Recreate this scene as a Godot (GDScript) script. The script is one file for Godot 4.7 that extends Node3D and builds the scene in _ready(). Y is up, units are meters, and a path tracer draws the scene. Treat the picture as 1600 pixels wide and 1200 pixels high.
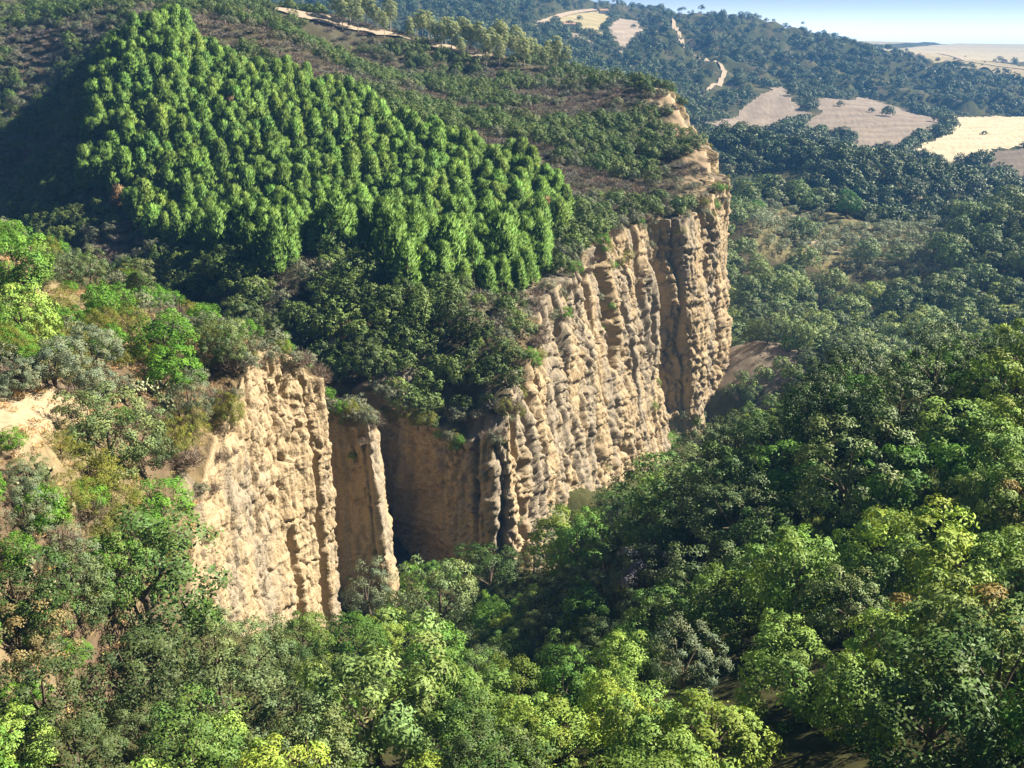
extends Node3D
const GROUND_LOW := [-15.7,-28.8,-30.0,0.0,-28.8,-30.0,12.6,-24.1,-24.0,-21.5,-28.0,-37.5,-21.4,-31.7,-42.5,-14.0,-38.1,-48.0,-3.6,-39.1,-50.0,6.1,-33.6,-42.0,13.1,-29.5,-36.0,17.4,-25.4,-30.0,-4.8,-49.3,-68.0,-13.3,-48.2,-66.0,4.8,-45.8,-68.0,11.6,-35.7,-55.0,16.8,-31.8,-48.0,23.0,-27.9,-41.0,4.2,-53.4,-88.0,13.6,-42.9,-80.0,21.9,-35.4,-72.0,28.1,-32.0,-64.0,33.3,-29.5,-58.0,19.4,-42.1,-97.0,26.3,-41.4,-99.0,36.8,-38.6,-102.0,45.4,-37.6,-102.0,54.3,-35.3,-98.0,67.6,-31.8,-95.0,27.8,-25.1,-36.0,-19.9,-36.4,-58.0,-18.6,-44.2,-70.0,-16.0,-49.5,-80.0,-20.7,-34.2,-53.0,-12.1,-54.6,-95.0,-14.7,-53.2,-86.0,-11.6,-57.6,-103.0,-1.5,-59.5,-108.0,8.6,-60.2,-125.0,21.0,-67.7,-155.0,33.7,-70.7,-180.0,38.0,-66.0,-192.0,48.0,-58.6,-203.0,62.9,-60.2,-198.0,71.8,-61.1,-190.0,80.8,-64.7,-190.0,67.9,-72.6,-245.0,81.8,-72.1,-255.0,98.7,-70.3,-248.0,110.6,-70.4,-225.0,62.9,-64.6,-260.0,69.1,-51.8,-300.0,79.5,-65.9,-278.0,89.4,-56.1,-318.0,129.1,-56.1,-318.0,112.3,-64.6,-272.0,132.3,-60.3,-262.0,107.1,-54.1,-338.0,81.0,-49.8,-345.0,151.7,-50.6,-310.0,141.5,-55.7,-325.0,179.5,-46.8,-290.0,139.1,-66.6,-215.0,95.8,-49.1,-470.0,109.1,-55.9,-470.0,85.5,-54.6,-385.0,108.2,-59.8,-388.0,116.9,-46.2,-425.0,147.0,-59.5,-452.0,120.1,-57.6,-388.0,145.3,-57.2,-392.0,163.6,-52.6,-428.0,186.3,-58.6,-440.0,192.8,-59.2,-436.0,103.1,-51.6,-420.0,243.1,-63.9,-470.0,118.3,-46.9,-630.0,199.0,-35.8,-790.0,137.7,-52.1,-565.0,172.7,-50.4,-605.0,231.7,-42.2,-740.0,205.3,-56.7,-560.0,280.0,-51.4,-690.0,295.5,-53.4,-640.0,208.8,-58.7,-500.0,334.7,-53.4,-690.0,371.4,-54.7,-680.0,223.3,-39.4,-810.0,251.0,-21.1,-960.0,270.6,10.9,-1150.0,168.9,16.6,-1150.0,218.0,16.8,-1160.0,339.9,-5.2,-1150.0,392.5,-21.5,-1120.0,301.2,-54.0,-780.0,367.7,-58.1,-760.0,407.8,-32.9,-1020.0,469.9,-44.6,-980.0,519.3,-52.1,-960.0,520.9,-28.1,-1250.0,595.9,-31.6,-1250.0,617.0,-19.6,-1600.0,1042.9,-18.3,-2200.0,994.5,-13.2,-2400.0,780.5,-5.1,-2400.0,443.0,3.1,-2500.0,1421.3,-15.9,-2400.0,123.0,-45.7,-680.0,126.9,-23.4,-820.0,160.5,-31.8,-790.0,96.4,-4.8,-880.0,76.2,-18.0,-800.0,53.1,5.1,-900.0,105.9,16.6,-1060.0,46.8,21.7,-1000.0,76.6,-28.5,-640.0,27.1,-12.6,-760.0,-44.7,6.8,-760.0,-58.1,43.7,-1000.0,-111.4,11.0,-760.0,-173.3,59.8,-1000.0,-260.0,53.2,-900.0,-323.6,46.7,-800.0,-457.2,97.6,-1000.0,37.9,46.9,-1300.0,-520.0,59.2,-900.0,0.0,-15.0,-7.0,-12.0,-17.0,-9.0,12.0,-13.0,-7.0,40.0,-12.0,-30.0,25.0,-72.0,-138.0,8.0,-66.0,-122.0,45.0,-74.0,-160.0,70.0,-72.0,-165.0,95.0,-66.0,-170.0,70.0,-73.0,-222.0,95.0,-70.0,-225.0,40.0,-78.0,-225.0,-60.0,-50.0,-128.0,-85.0,-44.0,-148.0,-112.0,-38.0,-165.0,-35.0,-56.0,-112.0,-140.0,-30.0,-185.0,-45.0,-22.0,-30.0,-60.0,-20.0,-45.0,60.0,-80.0,-365.0,110.0,-80.0,-365.0,160.0,-74.0,-350.0,100.0,-72.0,-480.0,60.0,-66.0,-540.0,180.0,-70.0,-480.0,140.0,-70.0,-470.0,-20.0,-40.0,-400.0,-120.0,-20.0,-420.0,-60.0,-40.0,-560.0,40.0,-50.0,-420.0,-250.0,0.0,-400.0,30.0,-70.0,-300.0,10.0,-50.0,-330.0]
const GROUND_MASSIF := [-10.8,-42.7,-108.0,-5.8,-43.4,-107.5,-0.4,-40.2,-107.0,0.9,-38.3,-112.0,2.0,-35.0,-122.0,4.2,-32.1,-132.0,12.3,-30.1,-150.0,21.0,-29.8,-168.0,31.8,-30.0,-182.0,41.2,-26.9,-196.0,41.3,-21.1,-215.0,38.3,-12.5,-245.0,32.5,-11.0,-272.0,22.6,-10.2,-292.0,25.1,-24.6,-205.0,32.9,-19.7,-226.0,18.3,-28.0,-185.0,10.3,-28.4,-166.0,29.7,-28.5,-192.0,4.9,-29.0,-157.0,-3.5,-31.3,-138.0,-15.2,-29.9,-135.0,-26.3,-27.4,-141.0,-47.6,-29.4,-153.0,-66.9,-23.5,-168.0,-70.8,-11.4,-188.0,-73.5,-2.7,-208.0,-55.4,-6.1,-208.0,-36.3,-10.7,-203.0,-17.5,-17.1,-193.0,-2.2,-22.8,-181.0,-36.9,-21.0,-173.0,-14.9,-25.7,-161.0,-7.8,-30.7,-122.0,-14.8,-34.1,-114.0,-4.5,-36.7,-114.0,-24.5,-34.0,-119.0,-36.8,-29.9,-129.0,-50.7,-30.7,-141.0,-11.3,-38.7,-107.0,-1.6,-32.9,-123.0,-53.0,1.5,-225.0,-71.7,5.8,-245.0,-27.3,-10.5,-228.0,-13.1,-15.1,-217.0,0.0,-14.2,-238.0,6.3,-18.6,-207.0,13.8,-16.3,-228.0,-56.3,6.4,-300.0,-36.8,2.3,-312.0,-18.8,-2.1,-318.0,0.0,-5.9,-315.0,12.6,-7.9,-303.0,-33.8,-8.0,-285.0,-50.5,-4.3,-285.0,-17.0,-10.2,-285.0,-99.0,-30.1,-200.0,-99.7,-19.9,-222.0,-115.3,-7.4,-242.0,-128.9,4.9,-275.0,-103.0,0.8,-250.0,-98.7,-10.0,-236.0,-135.7,-7.4,-240.0,-149.9,7.0,-270.0,-99.5,6.7,-262.0,-78.0,-40.0,-148.0,-98.0,-38.0,-172.0,-60.0,-44.0,-130.0,-40.0,-46.0,-116.0,-25.0,-44.0,-109.0,-125.0,-32.0,-180.0,52.0,-22.0,-240.0,50.0,-26.0,-212.0,-20.0,-20.0,-345.0,40.0,-16.0,-330.0,-90.0,-2.0,-345.0,-150.0,10.0,-340.0]
const GROUND_HILL := [-29.6,-19.6,-56.0,-26.7,-20.5,-58.5,-25.1,-20.6,-50.5,-26.2,-20.5,-48.5,-32.4,-19.2,-62.0,-27.6,-22.1,-65.0,-38.1,-19.7,-75.0,-39.8,-16.7,-80.0,-36.5,-19.8,-83.0,-32.0,-22.0,-84.0,-26.9,-23.7,-84.0,-21.7,-24.8,-84.0,-17.6,-27.1,-84.5,-18.7,-24.3,-80.0,-20.3,-23.5,-76.0,-21.2,-26.4,-70.0,-21.4,-31.7,-62.0,-20.2,-35.6,-58.0,-24.2,-25.0,-67.0,-22.8,-29.1,-61.0,-24.5,-24.8,-56.0,-22.8,-26.4,-47.0,-21.6,-30.5,-51.5,-24.2,-22.7,-44.0,-15.5,-33.9,-93.0,-13.8,-34.7,-92.0,-16.1,-27.7,-83.0,-20.7,-34.2,-53.0,-21.5,-28.0,-37.5,-21.4,-31.7,-42.5,-22.4,-25.1,-73.0,-40.4,-19.2,-62.0,-33.6,-20.4,-50.0,-20.0,-31.5,-92.0,-16.5,-33.0,-91.5,-14.0,-40.0,-104.0,-30.0,-24.0,-92.0,-60.0,-14.0,-92.0,-60.0,-20.0,-45.0,-45.0,-22.0,-30.0,-90.0,-6.0,-80.0]
const HILL_OUTLINE := [-20.2,-58.0,-21.4,-62.0,-21.2,-70.0,-20.3,-76.0,-18.7,-80.0,-16.3,-83.0,-17.6,-84.8,-18.6,-88.0,-20.5,-92.5,-17.0,-91.6,-14.1,-90.5,-13.5,-91.2,-14.0,-97.0,-16.0,-106.0,-24.0,-97.0,-34.0,-92.0,-48.0,-91.0,-70.0,-95.0,-110.0,-100.0,-140.0,-40.0,-80.0,-15.0,-45.0,-30.0,-21.5,-37.5,-21.0,-42.5,-20.7,-53.0]
const MASSIF_OUTLINE := [-26.0,-113.0,-16.0,-109.8,-10.5,-108.0,-5.5,-107.2,-1.0,-106.8,0.6,-109.0,1.5,-116.0,2.6,-122.0,4.5,-132.0,8.0,-141.0,11.5,-150.0,13.0,-155.0,15.0,-160.0,19.0,-167.0,22.3,-173.0,24.8,-178.0,30.5,-180.0,33.0,-184.0,32.5,-187.0,37.0,-190.5,40.2,-196.0,41.0,-203.0,41.5,-212.0,41.0,-222.0,39.5,-238.0,36.5,-255.0,32.0,-272.0,22.0,-290.0,10.0,-335.0,-60.0,-350.0,-200.0,-350.0,-220.0,-200.0,-128.0,-178.0,-98.0,-160.0,-76.0,-142.0,-58.0,-128.0,-38.0,-117.0]
const MASSIF_CORE := [-26.0,-125.5,-17.8,-122.5,-11.0,-116.0,-5.0,-109.0,-1.0,-106.8,0.6,-109.0,1.5,-116.0,2.6,-122.0,4.5,-132.0,8.0,-141.0,11.5,-150.0,13.0,-155.0,15.0,-160.0,19.0,-167.0,22.3,-173.0,24.8,-178.0,30.5,-180.0,33.0,-184.0,32.5,-187.0,37.0,-190.5,40.2,-196.0,41.0,-203.0,41.5,-212.0,41.0,-222.0,39.5,-238.0,36.5,-255.0,32.0,-272.0,22.0,-290.0,10.0,-335.0,-60.0,-350.0,-200.0,-350.0,-220.0,-200.0,-128.0,-178.0,-98.0,-160.0,-76.0,-142.0,-58.0,-128.0,-38.0,-117.0]
const CLIFF_PILLAR_TOP := [-20.2,-58.0,-21.4,-62.0,-21.2,-70.0,-20.3,-76.0,-18.7,-80.0,-16.3,-83.0,-17.6,-84.8,-18.6,-88.0]
const CLIFF_PILLAR_BASE := [-19.9,-36.4,-58.0,-20.1,-38.5,-61.0,-19.4,-41.7,-66.0,-18.6,-44.8,-71.0,-17.1,-47.7,-76.0,-15.7,-49.8,-80.5,-17.4,-50.0,-84.0,-18.6,-51.0,-88.0]
const CLIFF_FIN_TOP := [-20.5,-92.5,-17.0,-91.6,-14.1,-90.5,-13.5,-91.2,-14.0,-97.0,-16.0,-106.0]
const CLIFF_FIN_BASE := [-20.5,-52.0,-90.5,-16.0,-52.0,-89.4,-12.2,-52.5,-88.4,-11.5,-52.5,-89.6,-12.4,-53.0,-97.0,-14.5,-54.0,-106.0]
const CLIFF_WALL_TOP := [-26.0,-113.0,-16.0,-109.8,-10.5,-108.0,-5.5,-107.2,-1.0,-106.8,0.6,-109.0,1.5,-116.0,2.6,-122.0,4.5,-132.0,8.0,-141.0,11.5,-150.0,13.0,-155.0,15.0,-160.0,19.0,-167.0,22.3,-173.0,24.8,-178.0,30.5,-180.0,33.0,-184.0,32.5,-187.0,37.0,-190.5,40.2,-196.0,41.0,-203.0,41.5,-212.0,41.0,-222.0,39.5,-238.0,36.5,-255.0,32.0,-272.0,22.0,-290.0]
const CLIFF_WALL_BASE := [-26.0,-57.0,-122.0,-17.5,-59.0,-119.5,-11.8,-60.0,-112.5,-6.0,-60.5,-105.6,-0.6,-61.0,-104.0,2.5,-61.5,-107.5,4.8,-62.0,-114.0,6.8,-63.0,-120.0,10.5,-65.0,-129.0,14.5,-67.0,-138.0,18.5,-69.0,-147.0,20.5,-70.0,-152.5,22.5,-71.0,-157.0,26.5,-72.0,-164.5,29.0,-72.0,-170.0,31.0,-72.0,-176.0,35.0,-71.0,-177.5,37.5,-70.0,-182.0,36.0,-69.0,-186.0,40.3,-68.0,-189.0,42.6,-67.0,-195.5,45.0,-66.0,-203.0,47.0,-66.0,-212.0,48.0,-66.0,-222.0,48.0,-64.0,-240.0,46.0,-60.0,-257.0,42.0,-56.0,-275.0,30.0,-52.0,-295.0]
const PINE_AREA := [-70.3,-169.8,-89.1,-235.7,-81.7,-231.5,-57.8,-208.1,-42.4,-203.7,-29.0,-201.5,-18.6,-192.4,-4.5,-186.3,5.7,-185.0,10.0,-170.5,5.3,-147.3,3.4,-134.7,-3.3,-129.1,-14.1,-124.1,-20.6,-137.7,-26.9,-134.7,-29.7,-127.3,-40.0,-136.2,-59.4,-159.9]
const SAND_PATCH := [-32.0,-56.5,-29.3,-57.1,-27.7,-58.6,-26.6,-59.8,-26.7,-56.7,-26.5,-53.4,-25.8,-50.1,-27.6,-47.6]
const FIELD_A := [110.4,-607.4,153.9,-708.8,192.0,-790.7,212.8,-829.6,194.4,-733.8,194.7,-693.0,172.8,-663.2,145.2,-590.2,130.7,-564.3,128.1,-577.1,122.6,-593.9]
const FIELD_B := [209.6,-744.4,281.5,-851.1,304.5,-813.6,280.1,-690.2,261.1,-634.0,232.2,-595.7,203.4,-554.5,175.8,-552.8,189.7,-576.5,189.9,-600.6,153.7,-581.2,184.5,-661.8,201.9,-699.4]
const FIELD_C := [324.8,-794.6,373.3,-812.3,438.5,-823.7,319.7,-596.1,259.7,-559.3,236.6,-518.1,207.1,-495.2,208.4,-531.5,209.7,-558.0,253.8,-613.6,272.9,-651.7]
const FIELD_D := [257.7,-554.8,317.2,-591.3,264.0,-486.7,236.8,-480.0,226.9,-499.2,239.7,-522.9]
const FIELD_E := [84.3,-954.3,105.6,-1090.2,128.3,-1091.3,119.0,-984.5,104.1,-902.5,87.6,-843.4,82.2,-838.9]
const FIELD_F := [33.2,-941.1,61.0,-1039.9,94.6,-1152.8,98.2,-1057.9,79.1,-959.4,76.4,-891.9,68.8,-896.7,54.6,-927.0,37.6,-913.2]
const FIELD_G := [42.2,-893.8,55.5,-896.7,66.2,-860.8,70.5,-837.1,62.1,-838.0,48.5,-864.5]
const FIELD_H := [463.1,-1300.4,442.6,-1090.7,547.5,-1037.1,620.6,-1180.5,595.0,-1315.6,566.9,-1403.6,607.2,-1625.1]
const FIELD_J := [497.8,-1375.6,723.8,-1822.1,873.3,-1937.7,1078.7,-2043.5,771.5,-1456.1,711.5,-1495.6,619.5,-1448.0]
const FIELD_K := [440.0,-1360.0,600.0,-1330.0,1000.0,-1500.0,1300.0,-2550.0,1050.0,-2560.0,700.0,-1900.0]
const FIELD_L := [300.0,-1600.0,430.0,-1420.0,660.0,-1950.0,980.0,-2560.0,500.0,-2600.0]
const TRACK_FAR := [155.0,-1043.4,146.4,-943.9,150.2,-903.9,155.0,-874.4,161.9,-853.9,163.4,-818.4,150.2,-773.1,138.2,-747.3,128.9,-726.0]
const TRACK_RIDGE := [609.5,-1544.1,548.5,-1298.6,563.7,-1244.9,599.2,-1195.0]
const TRACK_EDGE := [445.3,-1128.5,458.9,-1098.2,471.0,-1049.9,501.3,-994.2]
const ROAD_TOP := [-65.0,-300.1,-56.1,-298.7,-46.3,-302.5,-36.1,-305.8,-25.4,-306.8,-14.4,-303.9,-3.6,-302.9,16.6,-697.8]
const ROAD_FARM := [19.9,-890.0,39.3,-956.3,61.0,-1039.9,87.9,-1154.0]
const TERRACE_AREA := [78.6,-338.6,92.4,-322.3,147.1,-380.3,134.1,-306.8,121.6,-283.3,119.4,-268.0,103.9,-282.4,84.1,-289.7,68.6,-286.5,72.2,-317.7]
const PLANTED := {"dark":[-20.9,-52.4,8.4,-23.1,-42.2,4.0,-14.3,-38.2,4.8,13.2,-83.3,8.2,15.9,-33.1,6.6,19.2,-34.1,5.7,21.8,-52.6,5.2,9.8,-54.5,4.5,-2.6,-93.0,7.3,17.3,-63.8,5.1,21.8,-81.0,6.2,25.6,-79.0,6.6,17.7,-75.1,6.9,11.9,-77.9,6.1,10.8,-98.0,6.1,28.3,-72.8,5.7,-22.8,-42.2,3.4,-21.6,-49.0,4.2],"pale":[-22.4,-41.2,4.4],"oak":[-19.0,-45.0,6.1,-19.5,-35.9,4.8,-20.5,-48.7,5.0,-17.6,-51.9,4.8,-16.3,-55.7,4.7,-15.3,-47.5,6.4,-12.7,-49.9,5.1,-6.5,-83.3,7.9,-17.3,-40.1,3.0,-17.4,-34.1,4.1,-9.8,-40.7,5.0,2.9,-119.4,9.2,16.9,-70.2,7.5,4.5,-53.8,3.7,3.4,-80.1,6.4,18.4,-49.0,4.5,27.8,-86.9,6.6,30.1,-86.3,7.2,34.9,-81.3,6.3,23.4,-98.0,4.7,19.0,-91.1,5.6,20.8,-87.6,5.4,30.4,-75.1,6.4,23.5,-66.3,8.1,15.7,-82.4,6.9,-22.8,-84.0,3.5,-20.9,-84.0,2.9,-22.7,-75.1,3.6,-21.6,-75.1,3.8,-24.2,-57.3,5.4,-23.9,-60.9,4.8,-25.2,-56.5,3.3,-35.9,-85.4,3.5,-37.0,-84.0,2.9,-38.1,-84.0,2.3,-37.3,-79.5,3.3,-22.2,-46.1,4.0,-24.7,-48.3,2.2,-16.9,-111.6,4.4,60.0,-248.4,7.4,51.4,-198.8,5.3,56.1,-249.0,7.4,66.2,-192.3,6.6,63.0,-194.3,5.9,37.6,-98.0,2.7],"bright":[-16.2,-68.2,4.6,-3.0,-47.6,6.2,-19.7,-34.0,3.2,12.6,-54.9,5.3,16.7,-53.4,5.9,13.5,-42.8,5.0,15.1,-38.5,3.9,1.2,-44.5,4.3,25.4,-46.5,5.5,18.7,-43.4,4.1,31.6,-68.5,7.0,32.9,-64.2,6.2,32.0,-59.4,5.4,-32.1,-65.2,4.7],"green":[-12.3,-71.0,6.4,-6.6,-73.3,6.0,-1.5,-83.3,5.5,6.8,-93.0,6.9,6.4,-69.2,5.6,36.0,-74.9,5.4,21.9,-73.3,6.2,26.5,-64.7,6.2,29.1,-79.8,5.6,30.8,-64.9,5.3,-37.9,-77.6,5.5],"lime":[-12.6,-58.6,4.3,5.4,-98.0,8.2,24.0,-51.7,6.3,9.0,-37.4,5.1,5.5,-42.8,4.3,26.0,-98.0,5.4,37.2,-73.0,6.4,35.1,-68.5,5.6],"pink":[-7.2,-46.5,7.6],"airy":[-13.6,-86.9,6.0,9.2,-46.8,4.6,-22.6,-68.2,3.8,-29.5,-84.0,2.8,-24.0,-46.0,3.2,-24.7,-47.3,2.5,-22.8,-46.8,3.6,56.9,-189.7,3.9,34.7,-183.0,4.2],"violet":[10.0,-71.2,6.4],"broom":[21.5,-64.5,3.8,28.9,-64.0,5.2],"rusty":[20.6,-41.2,5.9,29.7,-58.6,5.3],"olive":[-28.5,-56.3,2.5,-27.3,-58.6,3.8,-29.0,-68.7,4.0,-26.3,-61.1,3.4,-29.2,-54.9,1.6],"shrub":[-32.6,-79.5,4.4,-24.7,-70.5,4.6,-26.1,-74.3,5.1,-26.0,-84.0,2.8,-27.0,-86.3,3.5,-22.6,-59.4,4.8,-41.5,-84.0,3.5,-20.0,-84.0,2.5,-23.8,-44.0,2.4,-23.9,-47.1,3.2,-22.2,-49.9,3.4,-22.6,-56.1,3.3,-23.6,-51.7,2.7,-26.0,-49.4,1.8,-18.9,-112.4,3.0,76.3,-332.6,6.4,85.4,-383.2,5.9,76.9,-323.7,6.3,55.0,-196.3,3.4,-22.4,-114.0,2.3,28.3,-174.1,4.7],"column":[-32.2,-87.0,2.2],"dry":[-27.7,-84.0,2.8,-29.9,-87.3,3.0,-21.5,-75.1,2.9,-22.0,-72.0,2.5,-22.5,-65.2,2.8,-25.1,-65.2,2.8,-23.4,-51.0,2.7,-23.0,-55.5,2.9,-23.3,-47.5,2.9,-22.1,-59.0,3.0,-22.3,-51.7,2.7,-27.1,-58.8,1.7,-22.4,-71.7,2.0,-28.8,-81.3,2.8,-17.8,-111.6,2.7,70.7,-191.7,5.3],"heather":[-35.3,-77.3,3.3,-23.2,-64.7,3.7,-22.5,-67.3,2.9,-24.1,-53.6,4.3,-23.7,-49.7,3.0,-23.5,-54.9,3.7,-25.2,-53.0,2.3,-33.5,-70.0,3.5,-29.8,-77.0,3.2,-27.3,-72.8,2.5,-22.8,-50.8,3.1,-21.9,-57.1,3.0],"cactus":[-32.9,-85.7,2.3,-26.3,-67.3,2.1,-26.2,-65.2,1.8,-24.2,-56.7,1.7,-22.2,-69.7,2.2,-22.2,-67.0,2.4,-22.4,-64.0,2.1,-24.8,-49.2,1.5,-24.5,-48.7,1.5,-23.8,-48.7,1.5,-21.7,-74.6,2.0,-24.4,-67.8,1.9,-26.7,-84.0,1.7,-23.5,-44.0,1.4,-23.0,-44.5,1.4,-22.5,-49.2,1.5,-22.8,-52.2,1.4,-22.0,-45.3,1.6,-22.2,-40.0,1.7,-22.7,-46.9,1.5,-22.3,-64.5,2.1,-38.5,-76.5,2.2,-22.1,-71.5,2.0,-25.5,-68.5,1.7],"lone_pine":[105.7,-324.4,7.7],"field_tree":[246.5,-691.9,7.3,133.5,-570.2,3.3,222.9,-720.1,5.2,238.8,-703.8,4.2,250.5,-707.1,6.6,101.8,-897.0,5.6,112.2,-1003.4,5.0,38.2,-913.6,5.1,59.9,-970.7,5.5,273.6,-680.1,7.3,278.3,-620.6,3.4,233.2,-594.2,4.0,96.8,-1030.2,7.7]}
const DEAD_PINE := [-9.1,-172.3]
const EUCALYPTUS := [-48.8,-302.0,3.5,-47.0,-307.5,2.9,-46.6,-321.4,3.1,-38.9,-315.4,2.5,-34.4,-307.5,3.5,-28.3,-300.1,2.5,-23.8,-309.6,3.2,-21.8,-307.1,2.5,-17.0,-302.9,3.3,-12.6,-304.3,3.5,-9.0,-303.6,3.0,-6.2,-300.2,2.7,-2.7,-301.0,3.4,0.9,-309.6,3.4,2.8,-317.3,3.3,5.1,-303.8,2.3,7.5,-313.2,2.4,-46.7,-299.2,3.2,-44.9,-302.9,2.7,-42.5,-300.6,2.9,-41.1,-306.1,3.4,-39.1,-305.7,2.9,-35.6,-302.4,2.4,-27.2,-312.0,2.9,-25.4,-307.1,3.0,-19.8,-304.3,2.7,-18.7,-306.6,3.0,-16.4,-308.7,3.0,-14.3,-310.8,3.2,-11.7,-303.9,2.7,-10.1,-311.1,3.1,-8.2,-306.6,2.5,-5.8,-304.7,2.9,-4.1,-313.7,3.4,-1.8,-308.0,3.0,0.0,-308.0,2.4,2.2,-311.0,2.4,4.2,-320.2,2.8,6.4,-318.3,2.7,8.5,-319.9,2.7,10.2,-307.3,2.9,12.3,-318.6,3.3,14.0,-313.1,2.3,15.8,-313.1,2.5,17.5,-316.1,3.4,-7.0,-293.4,2.9,3.5,-295.6,3.0,8.7,-292.9,2.3,-3.5,-292.5,2.9,-14.1,-297.4,2.4,12.3,-295.1,3.0]
const TERRACES := [[75.2,-317.6,85.5,-322.7,93.7,-323.2],[73.7,-302.4,88.9,-319.6,97.6,-318.6],[71.4,-296.2,85.0,-308.2,97.8,-312.1],[82.5,-298.5,96.3,-306.7,105.5,-305.2],[94.7,-327.3,101.9,-327.3,126.8,-384.2],[131.8,-385.4,144.2,-386.6,154.8,-389.1],[102.5,-322.2,135.4,-380.5,147.1,-379.9],[102.9,-316.1,114.2,-314.6,124.0,-309.1],[99.8,-308.6,109.6,-306.2,119.0,-300.4],[100.2,-300.0,111.7,-295.2,119.2,-290.6],[100.3,-293.8,109.8,-289.2,119.6,-282.0],[140.8,-382.9,152.8,-382.9,165.3,-384.2],[121.5,-302.4,124.9,-296.7,127.2,-293.4],[91.9,-297.6,99.3,-297.1,104.4,-295.2]]
const FARMS := [47.1,-909.6,11.0,93.0,-1108.8,9.0]
var rng := RandomNumberGenerator.new()
var land := {}          # name -> {weights, lattice}
var counts := {}
var rough := FastNoiseLite.new()
var broad := FastNoiseLite.new()
var gully := FastNoiseLite.new()
var patch := FastNoiseLite.new()
var hill_poly := PackedVector2Array()
var massif_poly := PackedVector2Array()
var massif_core := PackedVector2Array()   # the same, set back where the gorge undercuts the wall
var pine_poly := PackedVector2Array()
var sand_poly := PackedVector2Array()
var terrace_poly := PackedVector2Array()
var fields := {}
var kinds := {}
var mats := {}
var taken := []
var ledges := []

# ---------------------------------------------------------------- helpers
func lin(r: float, g: float, b: float) -> Color:
	return Color(r, g, b).linear_to_srgb()

func poly(a: Array) -> PackedVector2Array:
	var p := PackedVector2Array()
	for i in range(0, a.size(), 2):
		p.append(Vector2(a[i], a[i + 1]))
	return p

func numbered(called: String) -> String:
	var n: int = counts.get(called, 0)
	counts[called] = n + 1
	return called if n == 0 else "%s_%03d" % [called, n]

func tag(o: Node3D, label: String, category: String, group := "", kind := "") -> Node3D:
	if label != "": o.set_meta("label", label)
	if category != "": o.set_meta("category", category)
	if group != "": o.set_meta("group", group)
	if kind != "": o.set_meta("kind", kind)
	return o

func top(called: String, at := Vector3.ZERO) -> Node3D:
	var o := Node3D.new()
	o.name = numbered(called)
	add_child(o)
	o.position = at
	return o

func part(called: String, mesh: Mesh, m: Material, parent: Node3D) -> MeshInstance3D:
	var o := MeshInstance3D.new()
	o.name = called
	o.mesh = mesh
	if m: o.material_override = m
	parent.add_child(o, true)
	return o

func single(called: String, mesh: Mesh, m: Material) -> MeshInstance3D:
	var o := MeshInstance3D.new()
	o.name = numbered(called)
	o.mesh = mesh
	if m: o.material_override = m
	add_child(o)
	return o

func mesh_of(v: PackedVector3Array, idx: PackedInt32Array, c := PackedColorArray(), n := PackedVector3Array()) -> ArrayMesh:
	var a := []
	a.resize(Mesh.ARRAY_MAX)
	a[Mesh.ARRAY_VERTEX] = v
	a[Mesh.ARRAY_INDEX] = idx
	if c.size(): a[Mesh.ARRAY_COLOR] = c
	if n.size(): a[Mesh.ARRAY_NORMAL] = n
	var m := ArrayMesh.new()
	m.add_surface_from_arrays(Mesh.PRIMITIVE_TRIANGLES, a)
	return m

func rand_dir() -> Vector3:
	var z := rng.randf_range(-1, 1)
	var a := rng.randf() * TAU
	var r := sqrt(1 - z * z)
	return Vector3(r * cos(a), z, r * sin(a))

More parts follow.
